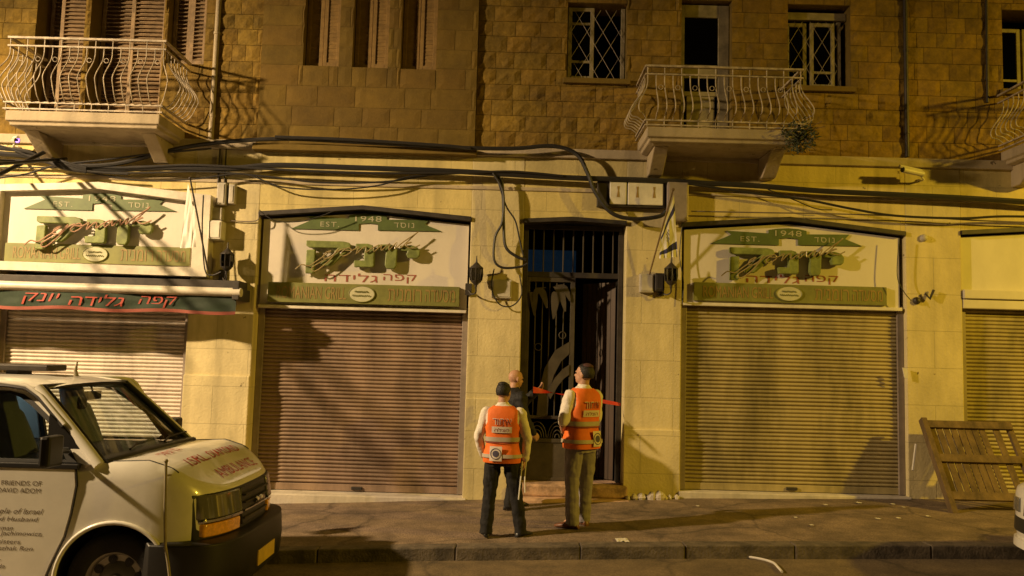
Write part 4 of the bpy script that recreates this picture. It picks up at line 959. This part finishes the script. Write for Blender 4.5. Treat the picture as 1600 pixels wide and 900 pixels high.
b = MB(); b.tube([(-2.94 + .085*bow(y), y, 1.02 + .025*bow(y)) for y in [VC - .85 + 1.7*i/14 for i in range(15)]], .030, 8); b.tube([(-3.56 + .08*bow(y), y, 1.540 + .012*bow(y)) for y in [VC - .69 + 1.38*i/14 for i in range(15)]], .022, 8)
b.build("screen_edge", M['blk'], van, smooth=True)
b = MB(); b.grid(lambda u, v: (-3.02 + .08*bow(VC - .84 + 1.68*u) + .10*v, VC - .84 + 1.68*u, 1.052 + .012*bow(VC - .84 + 1.68*u) - .005*v), 14, 2); b.build("cowl", M['blk'], van, recalc=False)
for y0 in (6.55, 7.2):
    b = MB(); b.tube([(-2.93, y0, 1.075), (-2.98, y0 + .2, 1.09), (-2.99, y0 + .62, 1.10)], .009, 6); b.build("wiper", M['blk'], van)
b = MB()
def rf(u, v):
    y = -1 + 2*v; xx = -8.3 + (8.3 - 3.50 + .075*(1 - y*y))*u
    z = 1.592 + .028*(1 - y*y) - .045*abs(y)**7; 
    if u > .9: z -= .05*((u - .9)/.1)**2
    return (xx, VC + y*(.755), z)
b.grid(rf, 40, 20); b.build("roof", M['white'], van, smooth=True, recalc=False)
for q in (-1, 1):
    b = MB(); b.tube([(-8.2, VC + q*.745, 1.562), (-3.78, VC + q*.745, 1.572), (-3.60, VC + q*.745, 1.555), (-3.48, VC + q*.77, 1.49), (-3.25, VC + q*.83, 1.285)], .016, 8); b.build("drip_rail", M['white'], van, smooth=True)
    b = MB(); b.tube([(-8.2, VC + q*.755, 1.545), (-3.75, VC + q*.755, 1.553), (-3.60, VC + q*.755, 1.535), (-3.49, VC + q*.78, 1.475), (-3.26, VC + q*.84, 1.27)], .012, 6); b.build("roof_seal", M['blk'], van, smooth=True)
lb = MB(); lb.box(-5.6, -3.78, 6.85, 7.15, 1.65, 1.70); lbo = lb.build("light_bar", M['iron'], van, bevel=.012)
b = MB(); b.box(-4.15, -4.05, 6.9, 7.1, 1.615, 1.65); b.box(-5.35, -5.25, 6.9, 7.1, 1.615, 1.65); b.build("bar_foot", M['blk'], lbo)
b = MB(); b.tube([(-3.62, 7.0, 1.61), (-3.63, 7.0, 1.66), (-3.62, 7.0, 1.735)], [.022, .014, .006], 8); b.build("roof_aerial", M['wood_w'], van, smooth=True)
# door skin, seams, lettering
dp = [(-4.5, .98), (-3.115, .985), (-3.10, .86), (-3.125, .66), (-3.16, .50), (-3.245, .30), (-3.30, .14), (-4.5, .12)]
b = MB(); b.prism(dp, VN - .006, VN + .02); door = b.build("front_door", M['white'], van, bevel=.005)
b = MB(); b.tube([(x + .008, VN - .001, z) for x, z in [(-3.105, 1.0)] + dp[1:-1]], .0065, 6); b.build("door_seam", M['blk'], door)
b = MB(); b.box(-4.5, -3.09, VN - .012, VN + .03, .975, 1.012); b.build("belt_moulding", M['blk'], door, bevel=.006)
b = MB()
def dt(s_, x1, z, h, wd, it=0.0): text_mb(s_, lambda u, v, w: (x1 + u + v*it, VN - .0075, z + v + u*.0), wd, h, align=1.0).build("door_lettering", M['vantxt'], door)
dt("AMERICAN FRIENDS OF", -3.345, .852, .033, .58); dt("MAGEN DAVID ADOM", -3.35, .800, .033, .50)
dt("To the People of Israel", -3.335, .640, .050, .60, .3); dt("by Beloved Husband", -3.36, .590, .040, .52, .25); dt("Dauman", -3.53, .535, .032, .17, .25); dt("and Miriam Jachimowicz,", -3.315, .490, .040, .58, .25)
dt("and sisters", -3.47, .440, .032, .27, .25); dt("nephew Yitzhak Ron", -3.38, .385, .040, .50, .25); dt("Senior", -3.60, .31, .030, .13, .2); dt("Florida", -3.565, .268, .030, .15, .2)
for k, (s_, x_, y0_, w_, h_) in enumerate(((heb("תרומת"), -2.60, 6.42, .34, .085), ("ISRL.", -2.395, 6.45, .40, .085), ("DIAMOND", -2.395, 6.90, .68, .085), ("AMBULANCE", -2.215, 6.62, .90, .095))):
    b = MB(); text_mb(s_, lambda u, v, w: (x_ - v, y0_ + u, VT(x_ - v, y0_ + u) + .006), w_, h_, mb=b, align=0.0, offset=.012, res=2); b.build("bonnet_lettering", M['hoodtxt'], van)
for q in (-1, 1):
    b = MB(); b.tube([(x, VC + q*(VW - .085), VT(x, VC + q*(VW - .085)) + .001) for x in [-2.92 + .52*i/14 for i in range(15)]], .0055, 6); b.build("bonnet_seam", M['blk'], van, smooth=True)
# arches, wheels
for ax in (-2.80, -6.35):
    for q in (-1, 1):
        y_ = VC + q*(VW + .004)
        b = MB(); b.tube([(ax + .415*math.cos(a), y_, .19 + .415*math.sin(a)) for a in [-.35 + (math.pi + .7)*i/30 for i in range(31)]], .016, 8); b.build("arch_lip", M['white'], van, smooth=True)
        wheel(van, ax, VC + q*(VW - .13), .175, .355, q)
# nose: black fascia with lamps, bumper
def fx(y, off=0.0): s_ = min(.9999, abs((y - VC)/VW)); return -2.09 - .60 + .60*(1 - s_**3.2)**(1/3.2) + off
def face(name, y0, y1, z0, z1, off, th, m, parent=None, nu=16, lean=.0, bevel=.008, shape=None):
    b = MB(); fr, bk = [], []
    for i in range(nu + 1):
        y = y0 + (y1 - y0)*i/nu; a, c = (shape(i/nu) if shape else (z0, z1))
        x = fx(y); dx = 1.0
        b_ = [(x + off + th, y - (.0), a), (x + off + th - lean, y, c), (x + off - .05 - lean, y, c), (x + off - .05, y, a)]
        fr.append(b_)
    b.loft(fr); return b.build(name, M[m], parent or van, smooth=True, bevel=bevel)
fas = face("nose_fascia", 6.19, 7.81, .45, .795, .0, .012, 'blk', lean=.02)
for y0, y1 in ((6.21, 6.66), (7.34, 7.79)):
    hl = face("headlight", y0, y1, .615, .785, .0, .034, 'lens', lean=.03); face("chrome_strip", y0 + .01, y1, .590, .612, .0, .036, 'chrome', hl, bevel=.003); face("turn_lamp", y0 + .02, y1 - .03, .485, .580, .0, .032, 'amber', hl, bevel=.01)
gr = face("grille", 6.69, 7.31, .50, .785, .0, .025, 'blk', lean=.025)
for z in (.54, .60, .66, .72): face("grille_bar", 6.70, 7.30, z, z + .014, .01, .03, 'iron' if z != .60 else 'chrome', gr, bevel=.002)
b = MB(); b.tube([(fx(y) + .05, y, .655 + .004*math.sin(y*60)) for y in [6.90 + .2*i/10 for i in range(11)]], .022, 8); b.build("nose_badge", M['chrome'], gr)
b = MB(); rr = []
for i in range(41):
    a = -math.pi/2*1.0 + math.pi*i/40; ca, sa = max(0, math.cos(a)), math.sin(a); s_ = math.copysign(abs(sa)**(2/4.0), sa)
    x = -2.54 + .525*ca**(2/4.0); y = VC + (VW + .03)*s_; nx = .03
    rr.append([(x, y, .07), (x + .03*ca, y, .10), (x + .045*ca, y, .28), (x + .03*ca, y, .455), (x - .04, y - .05*s_, .475), (x - .14, y - .16*s_, .475), (x - .14, y - .16*s_, .07)])
b.loft(rr); bump = b.build("front_bumper", M['blk'], van, smooth=True, bevel=.008)
b = MB(); b.box(-1.977, -1.962, 6.80, 7.25, .155, .275); b.build("number_plate", M['plate'], bump, bevel=.003)
# marker rod on the wing, mirrors, open far door frame
b = MB(); b.tube([(-2.435, 6.03, 1.055), (-2.42, 6.02, .75), (-2.40, 6.02, .47), (-2.37, 6.01, .36), (-2.335, 5.99, .22), (-2.32, 5.99, .05)], .011, 8); b.ball((-2.435, 6.03, 1.06), .016, 8, 6); b.tube([(-2.43, 6.03, .96), (-2.43, 6.12, .95)], .008, 6); b.build("marker_rod", M['wood_w'], van, smooth=True)
mr = MB(); mr.loft([[(-3.19 + dx, 5.90 + dy, z) for dx, dy in ((-.02, -.13), (.05, -.12), (.06, .06), (-.02, .08))] for z in (1.02, 1.06, 1.20, 1.235)]); m_ = mr.build("near_mirror", M['blk'], van, bevel=.02)
b = MB(); b.tube([(-3.20, 6.14, 1.10), (-3.17, 5.98, 1.12)], .02, 8); b.build("mirror_arm", M['blk'], m_)
mr = MB(); mr.loft([[(-3.26 + dx, 8.22 + dy, z) for dx, dy in ((-.06, -.11), (.07, -.10), (.05, .08), (-.05, .10))] for z in (1.03, 1.06, 1.17, 1.195)]); m_ = mr.build("far_mirror", M['blk'], van, bevel=.02)
b = MB(); b.tube([(-3.24, 7.86, 1.03), (-3.25, 8.16, 1.08)], .018, 8); b.build("mirror_arm", M['blk'], m_)
b = MB(); b.tube(spline([(-4.1, 7.90, 1.58), (-3.80, 8.0, 1.575), (-3.66, 8.11, 1.545), (-3.57, 8.13, 1.44), (-3.46, 8.14, 1.26), (-3.36, 8.14, 1.06)], 6), .024, 8); b.build("far_door_frame", M['white'], van, smooth=True)
# cabin
b = MB(); b.box(-4.42, -4.36, 6.25, 6.95, .5, 1.58); b.build("partition", M['board'], van)
b = MB(); b.box(-5.2, -5.15, 6.2, 7.8, .5, 1.55); b.box(-5.15, -4.42, 7.78, 7.82, .5, 1.0); b.build("rear_wall", M['trim'], van)
for y0 in (6.50, 7.55):
    rr = []
    for z, x, wx, wy in ((.62, -3.98, .16, .24), (.8, -4.02, .13, .26), (1.0, -4.07, .11, .25), (1.2, -4.13, .09, .23), (1.33, -4.17, .08, .19), (1.36, -4.18, .075, .14), (1.48, -4.21, .07, .13), (1.53, -4.22, .04, .09)):
        rr.append([(x + .27 + wx*math.copysign(abs(math.cos(t*.393))**.6, math.cos(t*.393)), y0 + wy*math.copysign(abs(math.sin(t*.393))**.6, math.sin(t*.393)), z) for t in range(16)])
    b = MB(); b.loft(rr); b.build("seat_back", M['seat'], van, smooth=True)
b = MB(); b.prism([(-3.02, .99), (-3.30, 1.03), (-3.42, .96), (-3.40, .6), (-3.02, .6)], 6.2, 7.8); b.build("dashboard", M['blk'], van, bevel=.02)
b = MB(); cw = Vector((-3.50, 6.62, 1.05)); ax_ = Vector((-.55, 0, .83)); 
b.tube([cw + Vector((.83*.155*math.sin(t*.262), .17*math.cos(t*.262), .5*.17*math.sin(t*.262)*1.2)) for t in range(25)], .014, 7); b.tube([cw + Vector((0, -.16, 0)), cw + Vector((0, .16, 0))], .015, 6); b.tube([cw, cw + Vector((.2, 0, -.15))], .03, 8); b.build("steering_wheel", M['blk'], van, smooth=True)
b = MB(); b.box(-3.52, -3.48, 6.95, 7.17, 1.42, 1.49); b.tube([(-3.50, 7.05, 1.49), (-3.53, 7.05, 1.57)], .01, 6); b.build("rear_view_mirror", M['blk'], van, bevel=.01)
b = MB(); b.box(-3.44, -3.40, 6.68, 6.78, 1.36, 1.46); b.build("screen_gadget", M['blk'], van, bevel=.015)
b = MB(); b.ball((-3.52, 6.40, 1.045), .008, 8, 6); b.build("dash_light", M['blueled'], van)
# the lit cabin lamp in the rear of the van
ld = bpy.data.lights.new("cabin_lamp", 'POINT'); ld.energy = 2.2; ld.color = (.55, .80, 1.0); ld.shadow_soft_size = .08
lo = bpy.data.objects.new("cabin_lamp", ld); C.objects.link(lo); lo.location = (-4.75, 7.25, 1.45)

# parked car whose nose shows at the right edge
CG = gz(5.5) - .13 + .05
car = thing("parked_car", (7.0, 6.9, CG), "white parked car at the right edge, only the corner of its nose showing", "car")
CC, CWd = 6.86, .86
def ctop(xm):
    pts = [(-9.2, .78), (-8.9, .90), (-6.2, .92), (-5.5, .84), (-4.75, .74), (-4.45, .69), (-4.3, .64)]
    for (a, c), (d, e) in zip(pts, pts[1:]):
        if a <= xm <= d: return c + (e - c)*(xm - a)/(d - a)
    return .5
zs0 = CG
sh_, CT = shell(CC, CWd, -9.0, -4.40, .55, 2.7, lambda x: zs0 + ctop(x), zs0 + .17, (-5.55, -8.15), .335, zs0 + .30, crown=.03, tuck=.07)
sh_.v = [(-x, y, z) for x, y, z in sh_.v]; sh_.build("body", [M['white'], M['blk']], car, smooth=True)
def ring_c(z, ins, xa, xb): return [(xa, CC - CWd + ins, z), (xb, CC - CWd + ins, z), (xb + .1, CC, z), (xb, CC + CWd - ins, z), (xa, CC + CWd - ins, z), (xa - .12, CC, z)]
b = MB(); b.loft([ring_c(zs0 + .90, .06, 5.95, 8.75), ring_c(zs0 + 1.38, .20, 6.75, 8.3)]); b.build("cabin_glass", M['blk'], car, bevel=.02)
b = MB(); b.loft([ring_c(zs0 + 1.37, .195, 6.74, 8.31), ring_c(zs0 + 1.44, .26, 6.95, 8.15)]); b.build("roof", M['white'], car, smooth=False, bevel=.03)
for q in (-1, 1):
    for xa, xb in ((5.98, 6.76), (7.35, 7.45), (8.72, 8.3)):
        b = MB(); b.tube([(xa, CC + q*(CWd - .065), zs0 + .90), (xb, CC + q*(CWd - .205), zs0 + 1.38)], .035, 8); b.build("window_pillar", M['white'], car, smooth=True)
for ax in (5.55, 8.15):
    for q in (-1, 1): wheel(car, ax, CC + q*(CWd - .12), zs0 + .295, .295, q)
def cface(y): s_ = min(.999, abs((y - CC)/CWd)); return 4.40 + .55 - .55*(1 - s_**2.7)**(1/2.7)
def cpanel(name, y0, y1, z0, z1, off, m):
    b = MB(); b.loft([[(cface(y) - off, y, zs0 + z0), (cface(y) - off + .01, y, zs0 + z1), (cface(y) + .06, y, zs0 + z1), (cface(y) + .06, y, zs0 + z0)] for y in [y0 + (y1 - y0)*i/14 for i in range(15)]]); return b.build(name, M[m], car, smooth=True, bevel=.005)
cpanel("headlight", 6.06, 6.42, .50, .62, .02, 'lens'); cpanel("headlight", 7.30, 7.66, .50, .62, .02, 'lens'); cpanel("grille", 6.5, 7.22, .48, .58, .015, 'blk'); cpanel("air_intake", 6.10, 7.62, .33, .45, .016, 'blk'); cpanel("chin_spoiler", 6.05, 7.67, .20, .27, .03, 'white')
cpanel("number_plate", 6.62, 7.10, .36, .46, .022, 'plate')

# ------------------------------------------------------------------ people
TORSO = [(.80, .165, .115, .0), (.90, .178, .125, -.005), (.98, .170, .120, 0), (1.06, .158, .110, .0), (1.18, .168, .113, .0), (1.30, .188, .120, -.008), (1.38, .190, .112, -.012), (1.435, .165, .092, -.014), (1.475, .095, .070, -.014), (1.50, .064, .062, -.012)]
def tpar(z, T=TORSO):
    if z <= T[0][0]: return T[0][1:]
    for a, c in zip(T, T[1:]):
        if z <= c[0]:
            t = (z - a[0])/(c[0] - a[0]); return tuple(a[i] + (c[i] - a[i])*t for i in (1, 2, 3))
    return T[-1][1:]
def tring(z, off, n=40, ex=2.5, wr=0.0, sd=0.0):
    w_, d_, yc = tpar(z); r = []
    for k in range(n):
        a = 2*math.pi*k/n; ca, sa = math.cos(a), math.sin(a)
        x = (w_ + off)*math.copysign(abs(ca)**(2/ex), ca); y = yc + (d_ + off)*math.copysign(abs(sa)**(2/ex), sa)
        q = wr*(noise.noise(Vector((x*9 + sd, y*9, z*12))) + .6*noise.noise(Vector((x*20, y*20 + sd, z*26))))
        r.append((x*(1 + q), yc + (y - yc)*(1 + q), z))
    return r
def yback(x, z, off, ex=2.5):
    w_, d_, yc = tpar(z); t = min(.98, abs(x)/(w_ + off)); return yc - (d_ + off)*(1 - t**ex)**(1/ex)
def limb(b, pts, rs, n=14): b.tube(spline(pts, 5), [rs[min(i//5, len(rs)-2)] + (rs[min(i//5 + 1, len(rs)-1)] - rs[min(i//5, len(rs)-2)])*((i % 5)/5) if i < (len(pts)-1)*5 else rs[-1] for i in range((len(pts)-1)*5 + 1)], n, round_ends=True)
def hand(b, wr, dr, pn, s_=1.0, curl=.5, thumb=None):
    """palm and five bent fingers: wr wrist, dr direction, pn palm-side normal"""
    wr, dr, pn = Vector(wr), Vector(dr).normalized(), Vector(pn).normalized(); sd = dr.cross(pn).normalized(); pn = sd.cross(dr).normalized()
    b.loft([[wr + dr*t + sd*(w_*math.cos(k*.628)) + pn*(h*math.sin(k*.628)) for k in range(10)] for t, w_, h in ((-.03, .026, .020), (0, .028, .019), (.03, .038, .017), (.065, .042, .015), (.088, .038, .012))])
    for i, (o, L_) in enumerate(((-.030, .068), (-.010, .078), (.010, .074), (.029, .058))):
        p = wr + dr*.075 + sd*o; ch = [p]; d = dr.copy()
        for q in (.45, .32, .26): d = (d + pn*curl*.55).normalized(); p = p + d*L_*q; ch.append(p.copy())
        b.tube(ch, [.0098, .0092, .0084, .0072], 8, round_ends=True)
    th = thumb if thumb else -1; p = wr + dr*.022 + sd*th*.028; d = (dr*.75 + sd*th*.65 + pn*.35).normalized(); ch = [p]
    for q in (.030, .028, .022): p = p + d*q; ch.append(p.copy()); d = (d + pn*.35*curl + dr*.2).normalized()
    b.tube(ch, [.0125, .0108, .0095, .0078], 8, round_ends=True)
def person(loc, rot, scale, label, P, top, legs, shoe, vest=True, bald=False, sleeve=1.0, cap=True):
    t = thing("person", loc, label, "person", rotz=rot, local=True); t.scale = (scale,)*3
    hy, hp = P.get('yaw', 0), P.get('pitch', 0)
    HM = Matrix.Translation((0, -.005, 1.53)) @ Matrix.Rotation(hy, 4, 'Z') @ Matrix.Rotation(hp, 4, 'X')
    H = lambda x, y, z: tuple(HM @ Vector((x, y, z)))
    # body: one continuous surface
    b = MB(); b.loft([tring(z, -.012) for z in (.82, .95, 1.06, 1.2, 1.32, 1.40, 1.45, 1.48)])
    b.tube([(0, -.014, 1.42), H(0, -.012, -.02), H(0, -.008, .06)], [.062, .056, .058], 16, round_ends=True)
    def hb(c, r):
        n0 = len(b.v); b.ball((0, 0, 0), r, 20, 14)
        for k in range(n0, len(b.v)): q = b.v[k]; b.v[k] = H(c[0] + q[0], c[1] + q[1], c[2] + q[2])
    hb((0, -.012, .125), (.078, .097, .092)); hb((0, .022, .065), (.062, .070, .075)); hb((0, .055, .028), (.036, .032, .026))
    hb((0, .098, .082), (.012, .017, .016)); hb((0, .085, .105), (.009, .014, .026)); hb((0, .083, .125), (.045, .015, .009)); hb((0, .086, .052), (.024, .010, .008))
    for q in (-1, 1): hb((q*.080, -.012, .092), (.010, .022, .032))
    for q in ('L', 'R'):
        sh, el, wr = P[q][0], P[q][1], P[q][2]; limb(b, [sh, el], [.050, .041]); limb(b, [el, wr], [.041, .027])
        dr = Vector(wr) - Vector(el); hd = P[q][3] if len(P[q]) > 3 else (dr, (1 if q == 'L' else -1, .2, 0), .5); hand(b, wr, hd[0], hd[1], 1, hd[2], 1 if q == 'L' else -1)
        hp_, kn, an = P['leg' + q]; limb(b, [hp_, kn], [.078, .05]); limb(b, [kn, an], [.05, .036]); b.tube([an, (an[0], an[1] + .10, .05)], [.035, .03], 10, round_ends=True)
    body = fuse(b, .0065, 2).build("body", M['skin'], t, smooth=True)
    e = MB()
    for q in (-1, 1):
        c_ = H(q*.030, .080, .112); e.ball(c_, .0105, 10, 8)
    e.build("eyes", M['hair'], t, smooth=True)
    # hair
    hm = MB(); hm.ball((0, 0, 0), (1, 1, 1), 40, 28); nv = []
    for x, y, z in hm.v:
        face = y > (.15 + .55*max(0, z)) and z < .62 or z < -.62 or (bald and z > -.05) or (bald and y > -.2)
        k = .80 if face else 1.0 + .035*noise.noise(Vector((x*7, y*7, z*7))) + .03*noise.noise(Vector((x*19, y*19, z*19)))
        nv.append(H(x*.086*k, -.014 + y*.106*k, .122 + z*.100*k))
    hm.v = nv
    if not bald: hm.build("hair", M['hair'], t, smooth=True)
    if cap and not bald:
        c_ = MB(); c_.ball((0, 0, 0), (1, 1, 1), 24, 16); c_.v = [H(x*.062, -.035 + y*.066, .192 + (z*.036 if z > 0 else z*.006)) for x, y, z in c_.v]; c_.build("skullcap", M['kippa'] if legs == 'trou_g' else M['hair'], t, smooth=True)
    # trousers
    b = MB(); b.loft([tring(z, .004) for z in (.80, .88, .95, 1.03)])
    for q in ('L', 'R'):
        hp_, kn, an = [Vector(v) for v in P['leg' + q]]; lo = Vector((an.x, an.y + .005, .045)); limb(b, [hp_ + Vector((0, 0, .02)), (hp_*.5 + kn*.5), kn, kn*.5 + an*.5, an], [.102, .094, .078, .074, .072]); b.tube([an, lo], [.072, .078], 14)
    fuse(b, .009, 2, .011, 9).build("trousers", M[legs], t, smooth=True)
    for q in ('L', 'R'):
        an = P['leg' + q][2]; yaw = P.get('foot' + q, 0); dx, dy = -math.sin(yaw), math.cos(yaw); b = MB(); rr = []
        for s_, w_, h in ((-.075, .022, .03), (-.06, .034, .075), (0, .040, .10), (.06, .044, .075), (.12, .048, .055), (.17, .043, .042), (.205, .020, .025)):
            rr.append([(an[0] + dx*s_ - dy*w_*math.cos(k*.524), an[1] + dy*s_ + dx*w_*math.cos(k*.524), max(.004, h*.5 + h*.5*math.sin(k*.524))) for k in range(12)])
        b.loft(rr); b.build("shoe", M[shoe], t, smooth=True)
    # shirt or jacket
    b = MB(); off = .010 if vest else .022; b.loft([tring(z, off) for z in ([.93, 1.0, 1.06] if vest else [.80, .9, 1.0]) + [1.18, 1.30, 1.38, 1.435, 1.475, 1.50]])
    for q in ('L', 'R'):
        sh, el, wr = [Vector(v) for v in P[q][:3]]; g = .0 if vest else .012
        if sleeve >= 1: limb(b, [sh, sh*.45 + el*.55, el], [.072 + g, .060 + g, .056 + g]); limb(b, [el, el*.4 + wr*.6, wr + (el - wr)*.06], [.056 + g, .050 + g, .042 + g])
        else: limb(b, [sh, sh*.5 + el*.5, sh*.12 + el*.88], [.072, .066, .066])
    b.tube([(0, -.014, 1.46), H(0, -.014, .0)], [.072, .066], 18)
    fuse(b, .010, 3, .009 if vest else .012, 10).build("shirt" if vest else "jacket", M[top], t, smooth=True)
    if vest:
        zs_ = [.845, .88, .94, 1.0, 1.06, 1.12, 1.18, 1.24, 1.30, 1.35, 1.39, 1.42, 1.445, 1.468, 1.485]; b = MB()
        V = lambda z: .030 + (.012 if z < .95 else 0)
        b.loft([[((x if z < 1.3 or abs(x) < .165 else math.copysign(.165 + (abs(x) - .165)*.2, x)), y, zz) for x, y, zz in tring(z, V(z), 56, wr=.035, sd=scale*7)] for z in zs_], caps=False)
        vs = b.build("vest", M['orange'], t, smooth=True)
        def band(z0, z1, name, m, x0=-9, x1=9, k=.040):
            b = MB(); rr = []
            for i in range(5):
                z = z0 + (z1 - z0)*i/4; rr.append([q for q in tring(z, k + (.012 if z < .95 else 0), 72)])
            n = 72; b.v = [p for r in rr for p in r]
            for j in range(4):
                for i in range(n):
                    p, q2 = rr[j][i], rr[j][(i+1) % n]
                    if x0 <= p[0] <= x1 and x0 <= q2[0] <= x1: b.f.append([j*n + i, j*n + (i+1) % n, (j+1)*n + (i+1) % n, (j+1)*n + i]); b.m.append(0); b.t.append(None)
            return b.build(name, m, vs, smooth=True)
        band(1.085, 1.135, "reflective_band", M['reflect']); band(.905, .945, "reflective_band", M['reflect'], k=.044)
        band(1.068, 1.080, "dark_seam", M['awnred'], k=.041)
        def patch(x0, x1, z0, z1, m, name, off):
            b = MB(); b.grid(lambda u, v: (x0 + (x1-x0)*u, yback(x0 + (x1-x0)*u, z0 + (z1-z0)*v, off + (.012 if z0 < .95 else 0)), z0 + (z1-z0)*v), 12, 6); return b.build(name, m, vs, smooth=True, recalc=False)
        patch(-.115, .115, 1.185, 1.255, M['patch'], "lower_back_patch", .041)
        patch(-.13, .01, .872, 1.035, M['patch'], "crest_patch", .050) if not P.get('crest_right') else patch(.0, .13, .872, 1.035, M['patch'], "crest_patch", .050)
        tb = lambda cx_, z0, off: (lambda u, v, w: (cx_ + u, yback(cx_ + u, z0 + v, off), z0 + v))
        b = MB(); text_mb(heb("איחוד"), tb(0, 1.275, .040), .215, .072, mb=b, offset=.035); b.build("back_lettering", M['patch'], vs)
        b = MB(); text_mb(heb("איחוד"), tb(.003, 1.275, .0425), .20, .064, mb=b, offset=.004); b.build("back_lettering", M['vesttxt'], vs)
        b = MB(); text_mb(heb("הצלה"), tb(0, 1.200, .044), .17, .038, mb=b, offset=.01); b.build("back_lettering", M['vesttxt'], vs)
        cx_ = -.06 if not P.get('crest_right') else .065; b = MB(); F_ = lambda x, z: (x, yback(x, z, .066), z)
        for r0, r1 in ((.062, .054), (.036, .0)):
            n = 28; n0 = len(b.v)
            for k in range(n): a = k*2*math.pi/n; b.v += [F_(cx_ + r0*math.cos(a), .953 + r0*math.sin(a)), F_(cx_ + r1*math.cos(a), .953 + r1*math.sin(a)*(1))]
            for k in range(n): b.f.append([n0 + 2*k, n0 + 2*((k+1) % n), n0 + 2*((k+1) % n) + 1, n0 + 2*k + 1]); b.m.append(0); b.t.append(None)
        b.build("round_crest", M['navy'], vs)
    return t
px_, py_ = onground(781, 840); G1 = gz(px_) + .01*(py_ - 9)
p1 = person((px_, py_, G1 + .004), R(-4), .872, "person in orange vest over white long sleeves and black trousers, seen from behind", {
    'L': ((-.195, -.01, 1.40), (-.275, -.02, 1.13), (-.235, .10, .90), ((.25, .5, -.6), (.8, -.1, .3), .6)), 'R': ((.195, -.01, 1.40), (.285, -.01, 1.12), (.262, .05, .865), ((-.1, .15, -1), (-.9, .2, 0), .7)),
    'legL': ((-.095, 0, .90), (-.13, .01, .50), (-.16, -.01, .085)), 'legR': ((.095, 0, .90), (.165, .03, .50), (.23, .05, .085)), 'footL': R(12), 'footR': R(-38), 'yaw': R(-24), 'pitch': R(-4)}, 'shirt', 'trou_k', 'shoe_k')
b = MB()
for dx, L_ in ((0, .42), (.045, .34)): b.tube(spline([(.235 + dx, -.02, .86), (.225 + dx, -.06, .70), (.205 + dx*1.6, -.075, .86 - L_)], 5), .007, 6)
b.build("hanging_cord", M['flagw'], p1)
px_, py_ = onground(906, 825); G2 = gz(px_) + .01*(py_ - 9)
person((px_, py_, G2 + .004), R(38), .972, "person in orange vest over short white sleeves and grey trousers, arms folded, facing the gate", {
    'L': ((-.195, -.01, 1.40), (-.245, .03, 1.10), (-.06, .23, 1.00), ((.8, .35, -.1), (0, -1, 0), .5)), 'R': ((.195, -.01, 1.40), (.25, .04, 1.11), (.06, .235, 1.04), ((-.8, .3, .05), (0, -1, 0), .5)),
    'legL': ((-.09, 0, .90), (-.10, .03, .50), (-.11, .0, .085)), 'legR': ((.09, 0, .90), (.10, .02, .50), (.12, .07, .085)), 'footL': R(25), 'footR': R(-15), 'yaw': R(22), 'pitch': R(5), 'crest_right': True}, 'shirt', 'trou_g', 'shoe_b', sleeve=.5)
X3, Y3 = .07, 9.95; G3 = gz(X3) + .01*(Y3 - 9)
person((X3, Y3, G3 + .004), R(-66), .925, "bald person in black clothes by the gate's left jamb, holding the red tape", {
    'L': ((-.195, -.01, 1.40), (-.21, .20, 1.30), (-.08, .34, 1.47), ((.2, .6, .5), (.3, -.5, .6), .9)), 'R': ((.195, -.01, 1.40), (.255, .03, 1.13), (.20, .18, .96), ((-.2, .6, -.6), (-1, 0, 0), .5)),
    'legL': ((-.09, 0, .90), (-.10, .06, .50), (-.10, .08, .085)), 'legR': ((.09, 0, .90), (.11, -.02, .50), (.13, -.10, .085)), 'footL': R(5), 'footR': R(-20), 'yaw': R(8), 'pitch': R(-8)}, 'jacket', 'trou_k', 'shoe_k', vest=False, bald=True)
# barrier tape across the doorway
def tape_pt(t): 
    a, m_, c = Vector(at3(833, 609, 9.85)), Vector(at3(886, 617, 10.25)), Vector((1.42, 10.66, at(968, 632, 10.66)[1])); return (a*(1-t)**2 + m_*2*t*(1-t) + c*t*t)
b = MB(); b.grid(lambda u, v: tape_pt(u) + Vector((0, .05*math.cos(u*7 + .6)*(v - .5), (.052 - .030*u)*math.sin(u*7 + .9 + .7)*(v - .5)*1.0 + .02*(v - .5))), 60, 3)
tag(b.build("barrier_tape", [M['tapered'], M['flagw']], org=tuple(tape_pt(.5)), smooth=True, recalc=False), "twisted red tape stretched across the dark doorway", "tape")
